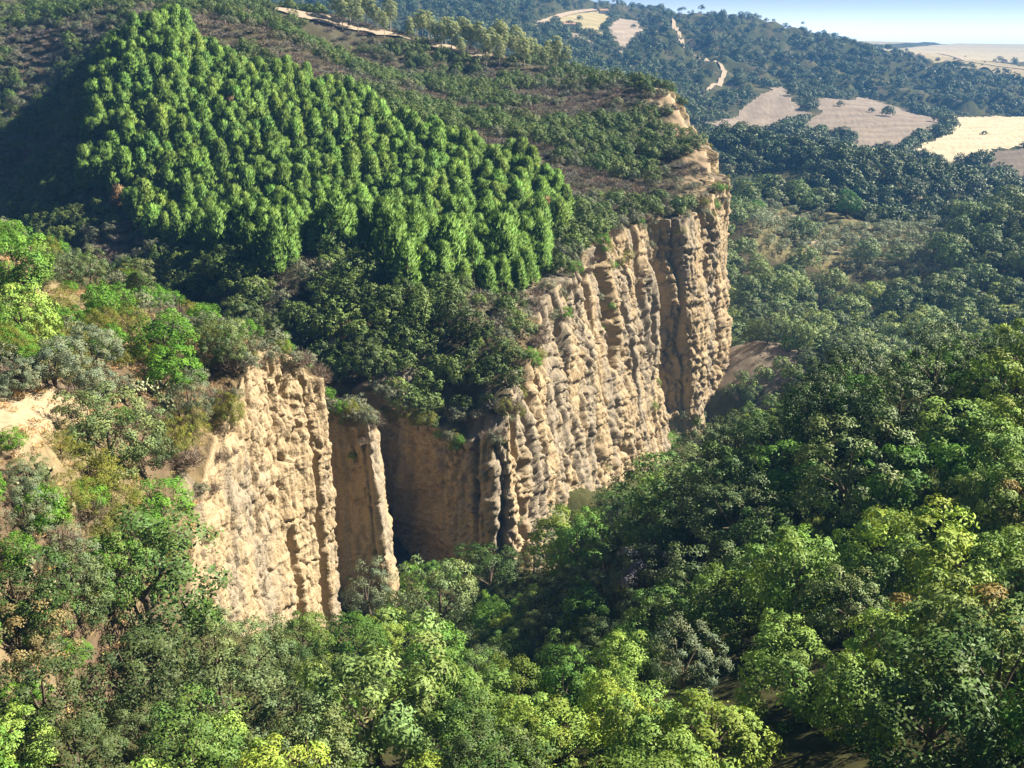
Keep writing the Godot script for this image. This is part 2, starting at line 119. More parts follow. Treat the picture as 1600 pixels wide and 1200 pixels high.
# ---------------------------------------------------------------- terrain: a thin-plate surface through surveyed spot heights
func survey(a: Array, a0: float, a1: float, l0: float, l1: float) -> Dictionary:
	var n := a.size() / 3
	var pa := PackedFloat64Array(); var pl := PackedFloat64Array(); var py := PackedFloat64Array()
	for i in n:
		pa.append(atan2(a[3 * i], -a[3 * i + 2])); pl.append(log(sqrt(a[3 * i] * a[3 * i] + a[3 * i + 2] * a[3 * i + 2]))); py.append(a[3 * i + 1])
	var N := n + 3
	var M := []
	for i in N:
		var row := PackedFloat64Array()
		row.resize(N + 1)
		for j in N:
			var e := 0.0
			if i < n and j < n:
				var d2 := (pa[i] - pa[j]) ** 2 + (pl[i] - pl[j]) ** 2
				e = 0.5 * d2 * log(d2) if d2 > 1e-12 else 0.0
				if i == j: e += 0.0001
			elif i < n or j < n:
				var k := mini(i, j)
				var c := maxi(i, j) - n
				e = 1.0 if c == 0 else (pa[k] if c == 1 else pl[k])
			row[j] = e
		row[N] = py[i] if i < n else 0.0
		M.append(row)
	for c in N:
		var best := c
		for r in range(c + 1, N):
			if absf(M[r][c]) > absf(M[best][c]): best = r
		var t = M[c]; M[c] = M[best]; M[best] = t
		var pc: PackedFloat64Array = M[c]
		for r in range(c + 1, N):
			var pr: PackedFloat64Array = M[r]
			var f := pr[c] / pc[c]
			if f == 0.0: continue
			for k in range(c, N + 1): pr[k] -= f * pc[k]
			M[r] = pr
	var w := PackedFloat64Array()
	w.resize(N)
	for r in range(N - 1, -1, -1):
		var pr: PackedFloat64Array = M[r]
		var sum := pr[N]
		for k in range(r + 1, N): sum -= pr[k] * w[k]
		w[r] = sum / pr[r]
	var da := 0.02
	var dl := 0.025
	var na := int(ceil((a1 - a0) / da)) + 2
	var nl := int(ceil((l1 - l0) / dl)) + 2
	var g := PackedFloat32Array()
	g.resize(na * nl)
	for j in nl:
		var l := l0 + j * dl
		for i in na:
			var aa := a0 + i * da
			var s := w[n] + w[n + 1] * aa + w[n + 2] * l
			for k in n:
				var u := aa - pa[k]
				var q := l - pl[k]
				var d2 := u * u + q * q + 1e-12
				s += w[k] * 0.5 * d2 * log(d2)
			g[j * na + i] = s
	return {"g": g, "na": na, "nl": nl, "a0": a0, "l0": l0}

func look(d: Dictionary, a: float, l: float) -> float:
	var u: float = clampf((a - d.a0) / 0.02, 0, d.na - 1.001)
	var v: float = clampf((l - d.l0) / 0.025, 0, d.nl - 1.001)
	var i := int(u)
	var j := int(v)
	u -= i; v -= j
	var g: PackedFloat32Array = d.g
	var na: int = d.na
	var k := j * na + i
	return lerpf(lerpf(g[k], g[k + 1], u), lerpf(g[k + na], g[k + na + 1], u), v)

func inside(p: PackedVector2Array, x: float, z: float) -> float:   # signed distance, positive inside
	var ins := false
	var best := 1e18
	var n := p.size()
	var a := p[n - 1]
	for i in n:
		var b := p[i]
		var ex := b.x - a.x
		var ez := b.y - a.y
		var t := clampf(((x - a.x) * ex + (z - a.y) * ez) / (ex * ex + ez * ez), 0, 1)
		var dx := x - a.x - t * ex
		var dz := z - a.y - t * ez
		best = minf(best, dx * dx + dz * dz)
		if (a.y > z) != (b.y > z) and x < ex * (z - a.y) / (ez if ez != 0.0 else 1e-9) + a.x: ins = not ins
		a = b
	return sqrt(best) if ins else -sqrt(best)

func ground(x: float, z: float) -> float:
	var r := sqrt(x * x + z * z)
	var a := atan2(x, -z)
	var l := log(r)
	var h := look(land.low, a, l)
	if r > 330.0:
		var k := smoothstep(330, 420, r)
		var f := 1.0
		if r > 430.0:
			for key in fields:
				if Geometry2D.is_point_in_polygon(Vector2(x, z), fields[key].soft): f = 0.0
		h += k * f * (gully.get_noise_2d(x, z) * (1.6 + 3.0 * smoothstep(350, 400, r) * (1.0 - smoothstep(480, 540, r)) + 3.5 * smoothstep(600, 760, r) + 8.0 * smoothstep(760, 950, r) * (1.0 - smoothstep(1150, 1300, r))))
	if r > 28.0 and r < 150.0 and x < -8.0:
		var d := inside(hill_poly, x, z)
		if d > 0.0: h = lerpf(h, look(land.hill, a, l), smoothstep(0.0, 1.6, d))
	if r > 95.0 and r < 430.0 and x < 70.0:
		var d := inside(massif_core, x, z)
		if d > 0.0: h = lerpf(h, look(land.massif, a, l) + gully.get_noise_2d(x * 3.0, z * 3.0) * 0.8, smoothstep(0.0, 1.6, d))
	return h + rough.get_noise_2d(x, z) * minf(0.3, r * 0.004)

func standing(x: float, z: float) -> float:   # where a plant roots: the rim of a cliff counts as the top
	if x < -8.0 and z > -115.0 and z < -35.0 and inside(hill_poly, x, z) > 0.0: return look(land.hill, atan2(x, -z), log(sqrt(x * x + z * z)))
	if x < 45.0 and z < -100.0 and z > -345.0 and inside(massif_poly, x, z) > 0.0: return look(land.massif, atan2(x, -z), log(sqrt(x * x + z * z))) + gully.get_noise_2d(x * 3.0, z * 3.0) * 0.8
	return ground(x, z)

func ground_colour(x: float, z: float) -> Color:
	var r := sqrt(x * x + z * z)
	var n1 := patch.get_noise_2d(x, z) * 0.5 + 0.5
	var n2 := rough.get_noise_2d(x * 2.3, z * 2.3) * 0.5 + 0.5
	var soil := Color(0.17, 0.125, 0.085)
	var litter := Color(0.085, 0.075, 0.045)
	var straw := Color(0.29, 0.23, 0.135)
	var green := Color(0.075, 0.085, 0.03)
	var c := litter.lerp(green, n1)
	if r > 28.0 and r < 150.0 and x < -8.0 and Geometry2D.is_point_in_polygon(Vector2(x, z), hill_poly):
		c = soil.lerp(straw, smoothstep(0.35, 0.75, n1)).lerp(green, smoothstep(0.55, 0.8, n2) * 0.6)
		var d := inside(sand_poly, x, z)
		c = c.lerp(Color(0.45, 0.36, 0.24) * (0.78 + 0.4 * n2), smoothstep(-1.2, 0.6, d + (n2 - 0.5) * 2.0))
	elif r > 95.0 and r < 400.0 and x < 60.0 and Geometry2D.is_point_in_polygon(Vector2(x, z), massif_poly):
		c = litter.lerp(Color(0.12, 0.112, 0.078), smoothstep(0.4, 0.65, n1))
		if x > 22.0 and z < -190.0 and z > -262.0:
			c = c.lerp(Color(0.42, 0.325, 0.225), smoothstep(0.42, 0.6, n2 + 0.35 - 0.06 * inside(massif_poly, x, z)))
	elif Vector2(x, z).distance_to(Vector2(49, -196)) < 8.0 + 5.0 * n2:
		c = Color(0.36, 0.31, 0.25).lerp(Color(0.27, 0.22, 0.165), n1)
	elif r > 215.0 and r < 345.0:
		c = litter.lerp(Color(0.13, 0.11, 0.06), n1)
		if Geometry2D.is_point_in_polygon(Vector2(x, z), terrace_poly): c = Color(0.30, 0.25, 0.14).lerp(Color(0.16, 0.155, 0.07), n2)
	elif r >= 345.0:
		c = Color(0.07, 0.075, 0.032).lerp(Color(0.15, 0.125, 0.075), smoothstep(0.5, 0.8, n1))
	return c

func terrain() -> void:
	var rows := PackedFloat64Array()
	var l := log(5.0)
	while l < log(2650.0):
		rows.append(l)
		var r := exp(l)
		l += 0.03 if r < 28.0 else (0.0065 if r < 330.0 else (0.010 if r < 1300.0 else 0.03))
	var cols := PackedFloat64Array()
	var a := -0.82
	while a < 0.84:
		cols.append(a)
		a += 0.0045
	var nc := cols.size()
	var v := PackedVector3Array(); var c := PackedColorArray(); var idx := PackedInt32Array()
	v.resize(nc * rows.size()); c.resize(nc * rows.size())
	for j in rows.size():
		var r := exp(rows[j])
		for i in nc:
			var x := r * sin(cols[i])
			var z := -r * cos(cols[i])
			v[j * nc + i] = Vector3(x, ground(x, z), z)
			c[j * nc + i] = ground_colour(x, z)
	for j in rows.size() - 1:
		for i in nc - 1:
			var k := j * nc + i
			idx.append_array([k, k + nc, k + 1, k + 1, k + nc, k + nc + 1])
	var st := SurfaceTool.new()
	st.create_from_arrays(mesh_of(v, idx, c).surface_get_arrays(0))
	st.generate_normals()
	tag(single("ground", st.commit(), mats.ground), "", "", "", "structure")

func drape(called: String, p: PackedVector2Array, m: Material, lift: float, c1: Color, c2: Color, furrow: Vector2) -> void:   # a field: its own fine sheet over the ground
	var lo := Vector2(1e9, 1e9); var hi := Vector2(-1e9, -1e9)
	for q in p:
		var w := Vector2(atan2(q.x, -q.y), log(q.length()))
		lo = lo.min(w); hi = hi.max(w)
	var da := 0.0012
	var dl := 0.006
	var nc := int((hi.x - lo.x) / da) + 2
	var nr := int((hi.y - lo.y) / dl) + 2
	var at := {}
	var v := PackedVector3Array(); var c := PackedColorArray(); var idx := PackedInt32Array()
	for j in nr:
		for i in nc:
			var ok := true
			var k := PackedInt32Array()
			for q in [[0, 0], [1, 0], [0, 1], [1, 1]]:
				var key: int = (j + q[1]) * (nc + 2) + i + q[0]
				var aa: float = lo.x + (i + q[0]) * da
				var r := exp(lo.y + (j + q[1]) * dl)
				var x := r * sin(aa)
				var z := -r * cos(aa)
				if not at.has(key):
					var wob := Vector2(broad.get_noise_2d(x * 4.0, z * 4.0), broad.get_noise_2d(z * 4.0, x * 4.0)) * 6.0
					if Geometry2D.is_point_in_polygon(Vector2(x, z) + wob, p):
						at[key] = v.size()
						v.append(Vector3(x, ground(x, z) + lift, z))
						var n := patch.get_noise_2d(x * 0.6, z * 0.6) * 0.5 + 0.5
						var s := sin((x * furrow.x + z * furrow.y) + patch.get_noise_2d(x, z) * 2.0) * 0.5 + 0.5
						c.append(c1.lerp(c2, clampf(0.55 * n + 0.45 * s, 0, 1)))
					else:
						at[key] = -1
				k.append(at[key])
				if at[key] < 0: ok = false
			if ok: idx.append_array([k[0], k[2], k[1], k[1], k[2], k[3]])
	if idx.is_empty(): return
	var st := SurfaceTool.new()
	st.create_from_arrays(mesh_of(v, idx, c).surface_get_arrays(0))
	st.generate_normals()
	tag(single(called, st.commit(), m), "", "", "", "structure")

func ribbon(called: String, p: PackedVector2Array, width: float, m: Material, lift: float) -> void:
	var curve := Curve2D.new()
	for q in p: curve.add_point(q)
	var n := int(curve.get_baked_length() / (width * 0.7)) + 1
	var v := PackedVector3Array(); var idx := PackedInt32Array(); var nn := PackedVector3Array()
	for i in n + 1:
		var o := curve.get_baked_length() * i / n
		var q := curve.sample_baked(o)
		var d := (curve.sample_baked(o + 1.0) - curve.sample_baked(o - 1.0)).normalized()
		var s := Vector2(-d.y, d.x)
		for k in 5:
			var w := q + s * width * (k - 2) * 0.25 * (1.0 + 0.35 * rough.get_noise_2d(q.x * 3.0 + k * 9, q.y * 3.0))
			v.append(Vector3(w.x, ground(w.x, w.y) + lift, w.y)); nn.append(Vector3.UP)
	for i in n:
		for k in 4:
			var b := i * 5 + k
			idx.append_array([b, b + 5, b + 1, b + 1, b + 5, b + 6])
	tag(single(called, mesh_of(v, idx, PackedColorArray(), nn), m), "", "", "", "structure")

# ---------------------------------------------------------------- cliffs
func dome(k: float) -> float:   # round knob with a sharp crease between it and the next
	return 0.55 * sqrt(maxf(0.0, 1.0 - k * k * 1.5)) + 0.45 * maxf(0.0, 1.0 - k * 1.15)

func cliff(called: String, topline: Array, base: Array, which: String, res: float, bump: float, macro: float, grain: float, seed_: int, label: String, grooves: Array, growing: Array, tones: Array) -> void:
	var n := base.size() / 3
	var tp := PackedVector3Array(); var bp := PackedVector3Array()
	for i in n:
		var x: float = topline[2 * i]
		var z: float = topline[2 * i + 1]
		tp.append(Vector3(x, look(land[which], atan2(x, -z), log(sqrt(x * x + z * z))) + 0.1, z))
		bp.append(Vector3(base[3 * i], base[3 * i + 1] - 4.0, base[3 * i + 2]))
	var seg := PackedFloat64Array([0.0])
	for i in n - 1: seg.append(seg[i] + 0.5 * (tp[i].distance_to(tp[i + 1]) + bp[i].distance_to(bp[i + 1])))
	var total := seg[n - 1]
	var ns := int(total / res)
	var hmax := 0.0
	for i in n: hmax = maxf(hmax, tp[i].distance_to(bp[i]))
	var nt := int(hmax / res)
	var inset := 1.8 + 2.6 * macro
	var cap := 11
	var knob := FastNoiseLite.new(); knob.seed = seed_; knob.noise_type = FastNoiseLite.TYPE_CELLULAR; knob.cellular_return_type = FastNoiseLite.RETURN_DISTANCE; knob.frequency = grain; knob.fractal_type = FastNoiseLite.FRACTAL_NONE; knob.cellular_jitter = 1.0
	var soft := FastNoiseLite.new(); soft.seed = seed_ + 1; soft.noise_type = FastNoiseLite.TYPE_SIMPLEX_SMOOTH; soft.frequency = 1.0; soft.fractal_octaves = 2
	var fine := FastNoiseLite.new(); fine.seed = seed_ + 2; fine.frequency = 1.0; fine.fractal_octaves = 3
	var v := PackedVector3Array(); var c := PackedColorArray(); var idx := PackedInt32Array()
	var wide := nt + 1 + cap
	var k := 0
	for i in ns + 1:
		var s := total * i / ns
		while k < n - 2 and seg[k + 1] < s: k += 1
		var t := clampf((s - seg[k]) / (seg[k + 1] - seg[k]), 0, 1)
		var k0 := maxi(k - 1, 0)
		var k3 := mini(k + 2, n - 1)
		var T := tp[k].cubic_interpolate(tp[k + 1], tp[k0], tp[k3], t)
		var Bs := bp[k].cubic_interpolate(bp[k + 1], bp[k0], bp[k3], t)
		var dir := (tp[k + 1] - tp[k0] + bp[k + 1] - bp[k0]).lerp(tp[k3] - tp[k] + bp[k3] - bp[k], t)
		var out := Vector3(-dir.z, 0, dir.x).normalized()
		var notch := smoothstep(0.5, 1.0, 1.0 - absf(soft.get_noise_2d(s * 0.12, 17.0)) * 2.2)   # gullies cut into the rim
		var rim := 0.0
		for j in range(wide - 1, -1, -1):
			var jj := wide - 1 - j          # rows run from the inner edge of the rim out and down the face
			var p: Vector3
			var f := clampf(float(jj - cap) / nt, 0, 1)
			var y := lerpf(T.y, Bs.y, f)
			var m1 := soft.get_noise_3d(s * 0.075, y * 0.035, 1.0)
			var m2 := soft.get_noise_3d(s * 0.25, y * 0.11, 20.0)
			var big := macro * (m1 * 2.2 + m2 * 0.7 - 1.0 * notch * (1.0 - 0.7 * f))
			for g in grooves:
				var q := absf(s / total - g[0] - 0.004 * soft.get_noise_2d(y * 0.3, g[0] * 50.0)) * total
				if q < g[1]: big -= g[2] * (1.0 - smoothstep(g[1] * 0.25, g[1], q)) * smoothstep(g[3] - 0.04, g[3] + 0.04, f) * (1.0 - smoothstep(g[4] - 0.1, g[4], f))
			if jj <= cap: rim = big
			var mask := smoothstep(-0.05, 0.3, soft.get_noise_3d(s * 0.075 + 40.0, y * 0.06, 3.0))
			var mask2 := smoothstep(-0.1, 0.4, soft.get_noise_3d(s * 0.12 - 30.0, y * 0.09, 8.0))
			if jj < cap:
				var back := 1.0 - float(jj) / cap
				p = T + out * (rim - (inset + (11.0 * (1.0 - smoothstep(0.07, 0.11, s / total)) if macro > 0.9 else 0.0)) * back)
				var sy := look(land[which], atan2(p.x, -p.z), log(sqrt(p.x * p.x + p.z * p.z))) + 0.1
				p.y = sy - 0.6 if jj == 0 else lerpf(T.y - 1.1 * notch * macro, sy, sqrt(back)) + fine.get_noise_2d(s * 0.8, back * 3.0) * 0.35
			else:
				p = T.lerp(Bs, f)
				p.y -= (1.0 - f) * 1.1 * notch * macro
				var kn := knob.get_noise_3d(s * 0.8, y * 0.52, 2.0) + 1.0            # 0 in the middle of a knob
				var kn2 := knob.get_noise_3d(s * 1.9 + 9.0, y * 0.95, 5.0) + 1.0
				var kn3 := knob.get_noise_3d(s * 3.9 + 9.0, y * 1.6, 15.0) + 1.0
				var fl := 1.0 - absf(fine.get_noise_3d(s * 0.5, y * 0.05, 9.0)) * 2.0   # vertical runnels
				var cr := 1.0 - absf(fine.get_noise_3d(s * 0.28 + y * 0.1, y * 0.16, 29.0)) * 2.0   # cracks
				var d := 1.35 * mask * (dome(kn) - 0.7) + 0.6 * (0.25 + 0.75 * mask2) * (dome(kn2) - 0.7) + 0.2 * (dome(kn3) - 0.7)
				d -= 0.36 * (1.0 - mask * 0.6) * smoothstep(0.62, 1.0, fl) + 0.55 * smoothstep(0.88, 0.98, cr)
				var bed := fposmod(y * 0.42 + 1.3 * soft.get_noise_2d(s * 0.06, y * 0.08), 1.0)   # bedding: each layer juts a little at its foot
				d += 0.34 * (0.5 - bed) * (0.3 + 0.7 * mask2)
				d += fine.get_noise_3d(s * 2.4, y * 1.1, 4.0) * 0.24 + 0.3 * smoothstep(0.1, 0.3, fine.get_noise_2d(y * 0.3 + s * 0.02, 55.0))
				p += out * (big + d * bump * smoothstep(0.0, 0.06, f))
			v.append(p)
			var stain := smoothstep(-0.05, 0.4, soft.get_noise_3d(s * 0.16 + 80.0, y * 0.035, 6.0) + 0.45 * fine.get_noise_3d(s * 1.2, y * 0.2, 12.0))
			var warm := fine.get_noise_3d(s * 0.25, y * 0.8, 50.0) * 0.5 + 0.5
			var sand: Color = tones[0].lerp(tones[1], warm)
			if jj < cap: sand = Color(0.16, 0.125, 0.08).lerp(Color(0.28, 0.22, 0.125), warm)
			c.append(sand.lerp(tones[2], stain * 0.8) * (0.88 + 0.24 * fine.get_noise_3d(s * 3.0, y * 3.0, 70.0)))
	for i in ns:
		for j in wide - 1:
			var b := i * wide + j
			idx.append_array([b, b + wide, b + 1, b + 1, b + wide, b + wide + 1])
	var st := SurfaceTool.new()
	st.create_from_arrays(mesh_of(v, idx, c).surface_get_arrays(0))
	st.generate_normals()
	tag(single(called, st.commit(), mats.rock), label, "cliff")
	for g in growing:   # plants rooted in the face: [along, down, kind, width]
		ledges.append([v[int(g[0] * ns) * wide + cap + int(g[1] * nt)], g[2], g[3]])

# ---------------------------------------------------------------- plants
class Leaves:
	var v := PackedVector3Array()
	var c := PackedColorArray()
	var idx := PackedInt32Array()
	var n := PackedVector3Array()
	func quad(p: Vector3, along: Vector3, across: Vector3, col: Color, nn: Vector3) -> void:
		var b := v.size()
		n.append(nn); n.append(nn); n.append(nn); n.append(nn)
		if across.cross(along).dot(nn) > 0.0: across = -across
		v.append(p); v.append(p + along * 0.55 + across); v.append(p + along); v.append(p + along * 0.45 - across)
		c.append(col); c.append(col); c.append(col); c.append(col)
		idx.append_array([b, b + 1, b + 2, b, b + 2, b + 3])
	func blade(p: Vector3, along: Vector3, across: Vector3, col: Color, nn := Vector3.ZERO) -> void:
		var b := v.size()
		if nn != Vector3.ZERO:
			n.append(nn); n.append(nn); n.append(nn)
			if across.cross(along).dot(nn) > 0.0: across = -across
		v.append(p - across); v.append(p + across); v.append(p + along)
		c.append(col); c.append(col); c.append(col)
		idx.append_array([b, b + 1, b + 2])

func shade(c: Color, spread: float) -> Color:
	var k := 1.0 + rng.randf_range(-spread, spread)
	var w := rng.randf_range(-spread, spread) * 0.45
	return Color(c.r * k * (1 + w), c.g * k, c.b * k * (1 - w))

# a broadleaved crown: clumps of leaves set round a lumpy outline; R = half sizes, centre at height cy
func leafy(R: Vector3, cy: float, clumps: int, cr: float, per: int, ll: float, lw: float, col: Color, droop := 0.2, low := -0.55, tip := Color(0, 0, 0, 0), tipshare := 0.0) -> ArrayMesh:
	var L := Leaves.new()
	var lobes := []
	for i in 7: lobes.append([rand_dir(), rng.randf_range(-0.28, 0.3)])
	for i in clumps:
		var y := lerpf(low, 1.0, (i + rng.randf()) / clumps)
		var a := i * 2.39996 + rng.randf_range(-0.4, 0.4)
		var rr := sqrt(maxf(0.0, 1 - y * y))
		var d := Vector3(rr * cos(a), y, rr * sin(a))
		var reach := rng.randf_range(0.66, 1.0)
		for q in lobes:
			var t: float = d.dot(q[0])
			if t > 0.55: reach += q[1] * (t - 0.55) / 0.45
		if i % 5 == 0: reach *= 0.62
		var ctr := Vector3(d.x * R.x, d.y * R.y + cy, d.z * R.z) * Vector3(reach, 1, reach)
		ctr.y = cy + d.y * R.y * reach
		var r := cr * rng.randf_range(0.65, 1.3)
		var base := shade(col, 0.22)
		if tip.a > 0.0 and rng.randf() < tipshare and y > 0.0: base = base.lerp(tip, rng.randf_range(0.4, 1.0))
		for k in per:
			var n := (rand_dir() + d * 0.55 + Vector3.UP * 0.35).normalized()
			var p := ctr + n * r * rng.randf_range(0.55, 1.05) * Vector3(1.1, 0.8, 1.1)
			var face := (n * 0.75 + d * 0.2 + Vector3.UP * 0.35 + rand_dir() * 0.7).normalized()
			var along := face.cross(rand_dir()).normalized()
			along = (along - Vector3.UP * droop).normalized()
			var across := face.cross(along).normalized() * lw * 0.5 * rng.randf_range(0.7, 1.2)
			L.quad(p, along * ll * rng.randf_range(0.7, 1.25), across, shade(base, 0.16), (face * 0.55 + n * 0.45 + d * 0.2).normalized())
	return mesh_of(L.v, L.idx, L.c, L.n)

func pine_crown(h: float, w: float, tufts: int, col: Color) -> ArrayMesh:
	var L := Leaves.new()
	var lean := rng.randf_range(-0.5, 0.5)
	var lobes := []
	for i in 6: lobes.append([rng.randf() * TAU, rng.randf_range(0.2, 0.9), rng.randf_range(-0.35, 0.4)])
	for i in tufts:
		var t := pow((i + rng.randf()) / tufts, 0.85)           # 0 low .. 1 top
		var a := rng.randf() * TAU
		var prof := pow(1.0 - t * 0.97, 0.42) * smoothstep(-0.25, 0.25, t)
		for q in lobes:
			var da := absf(wrapf(a - q[0], -PI, PI))
			if da < 0.8 and absf(t - q[1]) < 0.22: prof *= 1.0 + q[2]
		var rad := w * 0.5 * prof * sqrt(rng.randf_range(0.35, 1.0))
		var p := Vector3(cos(a) * rad + lean * t, h * (0.16 + 0.82 * t) - rad * 0.25, sin(a) * rad)
		var up := (Vector3.UP * 1.0 + Vector3(cos(a), 0, sin(a)) * rng.randf_range(0.1, 0.75)).normalized()
		var base := shade(col, 0.2)
		for k in 8:
			var d := (up + rand_dir() * 0.55).normalized()
			L.blade(p + rand_dir() * 0.12, d * rng.randf_range(0.5, 0.95), d.cross(rand_dir()).normalized() * rng.randf_range(0.07, 0.12), shade(base, 0.15), (Vector3(cos(a) * 0.8, 0.75 + 0.4 * t, sin(a) * 0.8) + rand_dir() * 0.6).normalized())
	return mesh_of(L.v, L.idx, L.c, L.n)

func twiggy(w: float, h: float, n: int, col: Color, thick: float) -> ArrayMesh:
	var L := Leaves.new()
	for i in n:
		var d := rand_dir()
		d.y = absf(d.y) * 0.9 + 0.25
		d = d.normalized()
		var p := Vector3(rng.randf_range(-0.25, 0.25) * w, 0.05, rng.randf_range(-0.25, 0.25) * w)
		var e := p + Vector3(d.x * w * 0.5, d.y * h, d.z * w * 0.5) * rng.randf_range(0.5, 1.0)
		var base := shade(col, 0.3)
		for k in 3:
			var s := p.lerp(e, rng.randf_range(0.25, 0.75))
			var f := (e - p + rand_dir() * 0.6 * h).normalized() * rng.randf_range(0.25, 0.5) * h
			L.blade(s, f, f.cross(rand_dir()).normalized() * thick, base)
	return mesh_of(L.v, L.idx, L.c)

func tube(st: SurfaceTool, pts: Array, radii: Array, sides := 7) -> void:
	var rings := []
	for i in pts.size():
		var d: Vector3 = (pts[mini(i + 1, pts.size() - 1)] - pts[maxi(i - 1, 0)]).normalized()
		var u := d.cross(Vector3(0.3, 0.1, 0.95)).normalized()
		var w := d.cross(u)
		var ring := []
		for k in sides:
			var a := TAU * k / sides
			ring.append(pts[i] + (u * cos(a) + w * sin(a)) * radii[i])
		rings.append(ring)
	for i in pts.size() - 1:
		for k in sides:
			var q := (k + 1) % sides
			for t in [rings[i][k], rings[i + 1][k], rings[i][q], rings[i][q], rings[i + 1][k], rings[i + 1][q]]: st.add_vertex(t)

func trunk(h: float, r: float, limbs: int, spread: float, bend := 0.3) -> ArrayMesh:
	var st := SurfaceTool.new()
	st.begin(Mesh.PRIMITIVE_TRIANGLES)
	st.set_smooth_group(0)
	var b := Vector3(rng.randf_range(-bend, bend), 0, rng.randf_range(-bend, bend))
	var fork := Vector3(b.x, h * 0.45, b.z)
	tube(st, [Vector3(0, -0.5, 0), Vector3(b.x * 0.3, h * 0.2, b.z * 0.3), fork, fork + Vector3(b.x * 0.4, h * 0.5, b.z * 0.4)], [r * 1.35, r, r * 0.75, r * 0.15])
	for i in limbs:
		var a := TAU * i / limbs + rng.randf_range(-0.5, 0.5)
		var d := Vector3(cos(a), 0, sin(a))
		var s := fork * rng.randf_range(0.7, 1.1)
		tube(st, [s, s + d * spread * 0.45 + Vector3.UP * h * 0.18, s + d * spread + Vector3.UP * h * rng.randf_range(0.25, 0.5)], [r * 0.5, r * 0.32, r * 0.08], 5)
	st.generate_normals()
	return st.commit()

func leafmat(name_: String, tint: Color, back: float, rough_: float, spec := 0.4) -> StandardMaterial3D:
	var m := StandardMaterial3D.new()
	m.resource_name = name_
	m.albedo_color = tint
	m.vertex_color_use_as_albedo = true
	m.roughness = rough_
	m.metallic_specular = spec
	m.cull_mode = BaseMaterial3D.CULL_DISABLED
	m.backlight_enabled = true
	m.backlight = Color(back, back, back * 0.7)
	return m

func plain(name_: String, c: Color, r := 0.9) -> StandardMaterial3D:
	var m := StandardMaterial3D.new()
	m.resource_name = name_
	m.albedo_color = c
	m.roughness = r
	m.metallic_specular = 0.3
	return m

# kinds: name -> {crowns, trunks, w (built width), part names}
func kind(key: String, w: float, crowns: Array, trunks: Array, leaf: Material, bark: Material, called: String, crown_name := "crown", trunk_name := "trunk") -> void:
	var tones := [leaf]
	if key in ["bright", "lime", "green", "oak", "dark", "valley", "valley_light", "maquis"]:
		for k in [0.8, 1.16]:
			var m: StandardMaterial3D = leaf.duplicate()
			m.albedo_color = Color(k, k * (1.02 if k < 1.0 else 0.98), k * 0.95)
			tones.append(m)
	kinds[key] = {"tones": tones, "w": w, "crowns": crowns, "trunks": trunks, "leaf": leaf, "bark": bark, "called": called, "crown_name": crown_name, "trunk_name": trunk_name}

func plant(key: String, x: float, z: float, w: float, label: String, category: String, group: String, sink := 0.1, tall := 0.0, called := "") -> Node3D:
	var d: Dictionary = kinds[key]
	var o := top(called if called else d.called, Vector3(x, standing(x, z) - sink, z))
	var s: float = w / d.w
	o.rotation.y = rng.randf() * TAU
	o.scale = Vector3(s, s * (tall if tall > 0.0 else rng.randf_range(0.88, 1.15)), s)
	var n := rng.randi() % int(d.crowns.size())
	if d.trunks.size(): part(d.trunk_name, d.trunks[n % int(d.trunks.size())], d.bark, o)
	var tones: Array = d.tones
	part(d.crown_name, d.crowns[n], tones[rng.randi() % tones.size()], o)
	tag(o, label, category, group)
	return o

func stuff(called: String, key: String, spots: Array, label: String, category: String, sink := 0.1) -> void:   # spots: [x, z, width]
	var d: Dictionary = kinds[key]
	var nv: int = d.crowns.size()
	var lists := []
	for i in nv: lists.append([])
	for i in spots.size(): lists[i % nv].append(spots[i])
	var root := top(called)
	tag(root, label, category, "", "stuff")
	for i in nv:
		var mm := MultiMesh.new()
		mm.transform_format = MultiMesh.TRANSFORM_3D
		mm.use_colors = true
		mm.mesh = d.crowns[i]
		mm.instance_count = lists[i].size()
		for k in lists[i].size():
			var q: Array = lists[i][k]
			var s: float = q[2] / d.w
			var b := Basis(Vector3.UP, rng.randf() * TAU).scaled(Vector3(s, s * rng.randf_range(0.8, 1.15), s))
			mm.set_instance_transform(k, Transform3D(b, Vector3(q[0], standing(q[0], q[1]) - sink, q[1])))
			var t := rng.randf_range(0.8, 1.2)
			mm.set_instance_color(k, Color(t * rng.randf_range(0.9, 1.15), t, t * rng.randf_range(0.85, 1.1)))
		var o := MultiMeshInstance3D.new()
		o.name = d.crown_name
		o.multimesh = mm
		o.material_override = d.leaf
		o.set_meta("kind", "stuff")
		root.add_child(o, true)

func scatter(p: PackedVector2Array, gap: float, jitter := 0.75) -> Array:
	var lo := p[0]; var hi := p[0]
	for q in p:
		lo = lo.min(q); hi = hi.max(q)
	var out := []
	var j := 0
	var z := lo.y
	while z < hi.y:
		var x := lo.x + (gap * 0.5 if j % 2 else 0.0)
		while x < hi.x:
			var q := Vector2(x + rng.randf_range(-0.5, 0.5) * gap * jitter, z + rng.randf_range(-0.5, 0.5) * gap * jitter)
			if Geometry2D.is_point_in_polygon(q, p): out.append(q)
			x += gap
		z += gap * 0.87
		j += 1
	return out

func nearest_first(a: Array) -> Array:
	a.sort_custom(func(p, q): return p[0] * p[0] + p[1] * p[1] < q[0] * q[0] + q[1] * q[1])
	return a

func off_tracks(x: float, z: float, lines: Array, gap: float) -> bool:
	for p in lines:
		for i in p.size() - 1:
			if Geometry2D.get_closest_point_to_segment(Vector2(x, z), p[i], p[i + 1]).distance_squared_to(Vector2(x, z)) < gap * gap: return false
	return true

func room(x: float, z: float, r: float) -> bool:
	for t in taken:
		if (t[0] - x) ** 2 + (t[1] - z) ** 2 < (r + t[2]) ** 2: return false
	return true

